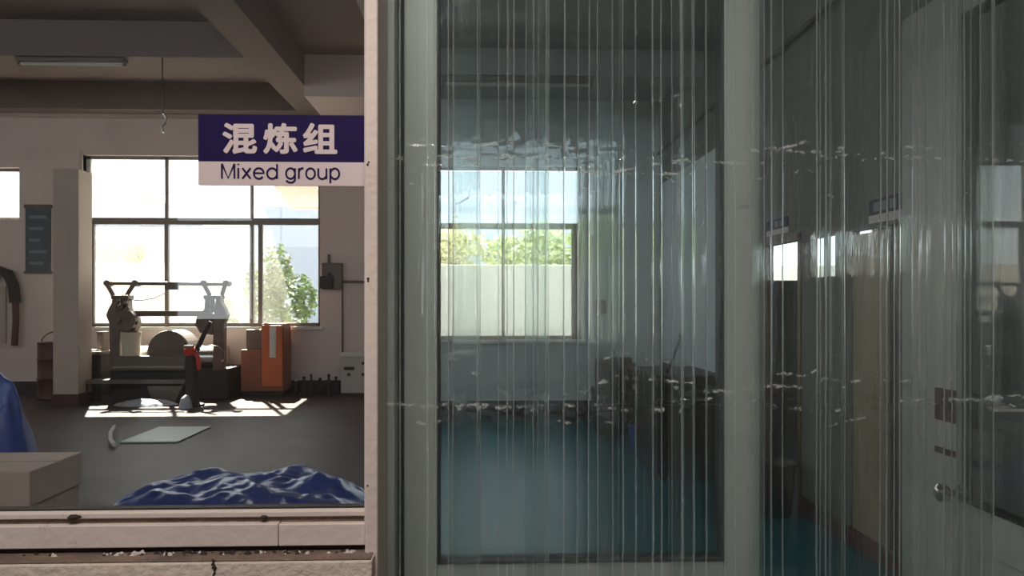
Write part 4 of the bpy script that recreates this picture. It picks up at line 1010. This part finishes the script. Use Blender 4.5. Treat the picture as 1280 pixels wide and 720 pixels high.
# ------------------------------------------------------------------ plastic heaps, boxes, floor pieces
def heap(name, label, cx, cy, rx, ry, h, mname, seed, sharp=6.0, cat='plastic sheet', z0=0, amp=.35, n=64, pw=2.6):
    mb = MB(); vs = []; fs = []
    for i in range(n + 1):
        for j in range(n + 1):
            u, v = 2 * i / n - 1, 2 * j / n - 1
            r = math.sqrt(u * u + v * v)
            k = max(abs(u), abs(v)); 
            if r > 1e-6: u2, v2 = u * k / r, v * k / r
            else: u2 = v2 = 0
            ang = math.atan2(v2, u2); edge = 1 + .18 * noise.noise((math.cos(ang) * 1.7, math.sin(ang) * 1.7, seed))
            x = cx + u2 * rx * edge; y = cy + v2 * ry * edge
            prof = max(0, 1 - k ** pw)
            q = (x * 3.1, y * 3.1, seed)
            rid = 1 - abs(noise.noise((x * sharp, y * sharp, seed))) * 2.0
            rid2 = 1 - abs(noise.noise((x * sharp * 2.3, y * sharp * 2.3, seed + 4))) * 2.0
            z = h * prof * (.75 + amp * noise.noise(q)) + (h * .12 * rid + h * .07 * rid2) * min(1, prof * 3) + .008
            vs.append((x, y, z0 + max(.004, z)))
    for i in range(n):
        for j in range(n):
            a = i * (n + 1) + j; fs.append((a, a + n + 1, a + n + 2, a + 1))
    mb.add(vs, fs)
    o = mb.build(name, mname)
    o.data.polygons.foreach_set('use_smooth', [True] * len(fs))
    o.modifiers.new('thick', 'SOLIDIFY').thickness = .003
    return tag(o, label, cat)
heap('blue_plastic_sheet', 'crumpled blue plastic sheet heaped under the left window', -1.78, 5.65, .95, .85, .22, 'blue_film', 3.3, 4.5, amp=.5, pw=5, n=80)
heap('blue_plastic_bag', 'tall bulging blue plastic bag at the left edge behind the cartons', -2.86, 4.4, .42, .34, 1.16, 'blue_film', 5.7, 5, pw=4, amp=.2)
heap('white_plastic_bag', 'crumpled clear bag beneath the mill tray', PX(182, 11.42), 11.42, .42, .2, .09, 'clear_film', 2.2, 6)
heap('white_plastic_bag', 'small twisted clear bag in the sunlight by the valve stand', PX(232, 11.0), 11.0, .09, .09, .2, 'clear_film', 7.2, 9)
gx0, gx1 = PX(178, 8.9), PX(246, 8.9)
o = MB().prism([(gx0, .003), (gx1, .003), (gx1, .02), (gx0, .02)], 8.35, 9.35).build('flat_sheet', 'pale_green', bevel=.004)
tag(o, 'pale green flat sheet lying on the workshop floor', 'sheet')
o = MB().tube([P3(143, 533, 9.0), P3(138, 541, 8.6), P3(138, 549, 8.3), P3(143, 556, 8.05)], .02, 8).build('white_offcut', 'paper', smooth=True)
o.location.z += .0; tag(o, 'curled white offcut lying on the grey floor', 'offcut')
# cartons at lower left
ct = thing('carton', 'top carton of the pale stack at the lower left', 'box', (-2.55, 3.7, .6))
MB().box(-3.05, PX(37, 3.5), 3.5, 3.95, .592, .75).build('body', 'carton', ct, bevel=.004)
MB().box(-3.05, PX(37, 3.5) - .0, 3.715, 3.735, .7505, .752).build('tape', 'pier_paint', ct)
ct = thing('carton', 'lower carton of the pale stack at the lower left', 'box', (-2.55, 3.7, 0))
MB().box(-3.04, PX(37, 3.5) - .012, 3.51, 3.94, .0, .59).build('body', 'carton', ct, bevel=.004)
MB().box(-3.045, PX(37, 3.5) - .010, 3.715, 3.735, .40, .591).build('tape', 'pier_paint', ct)
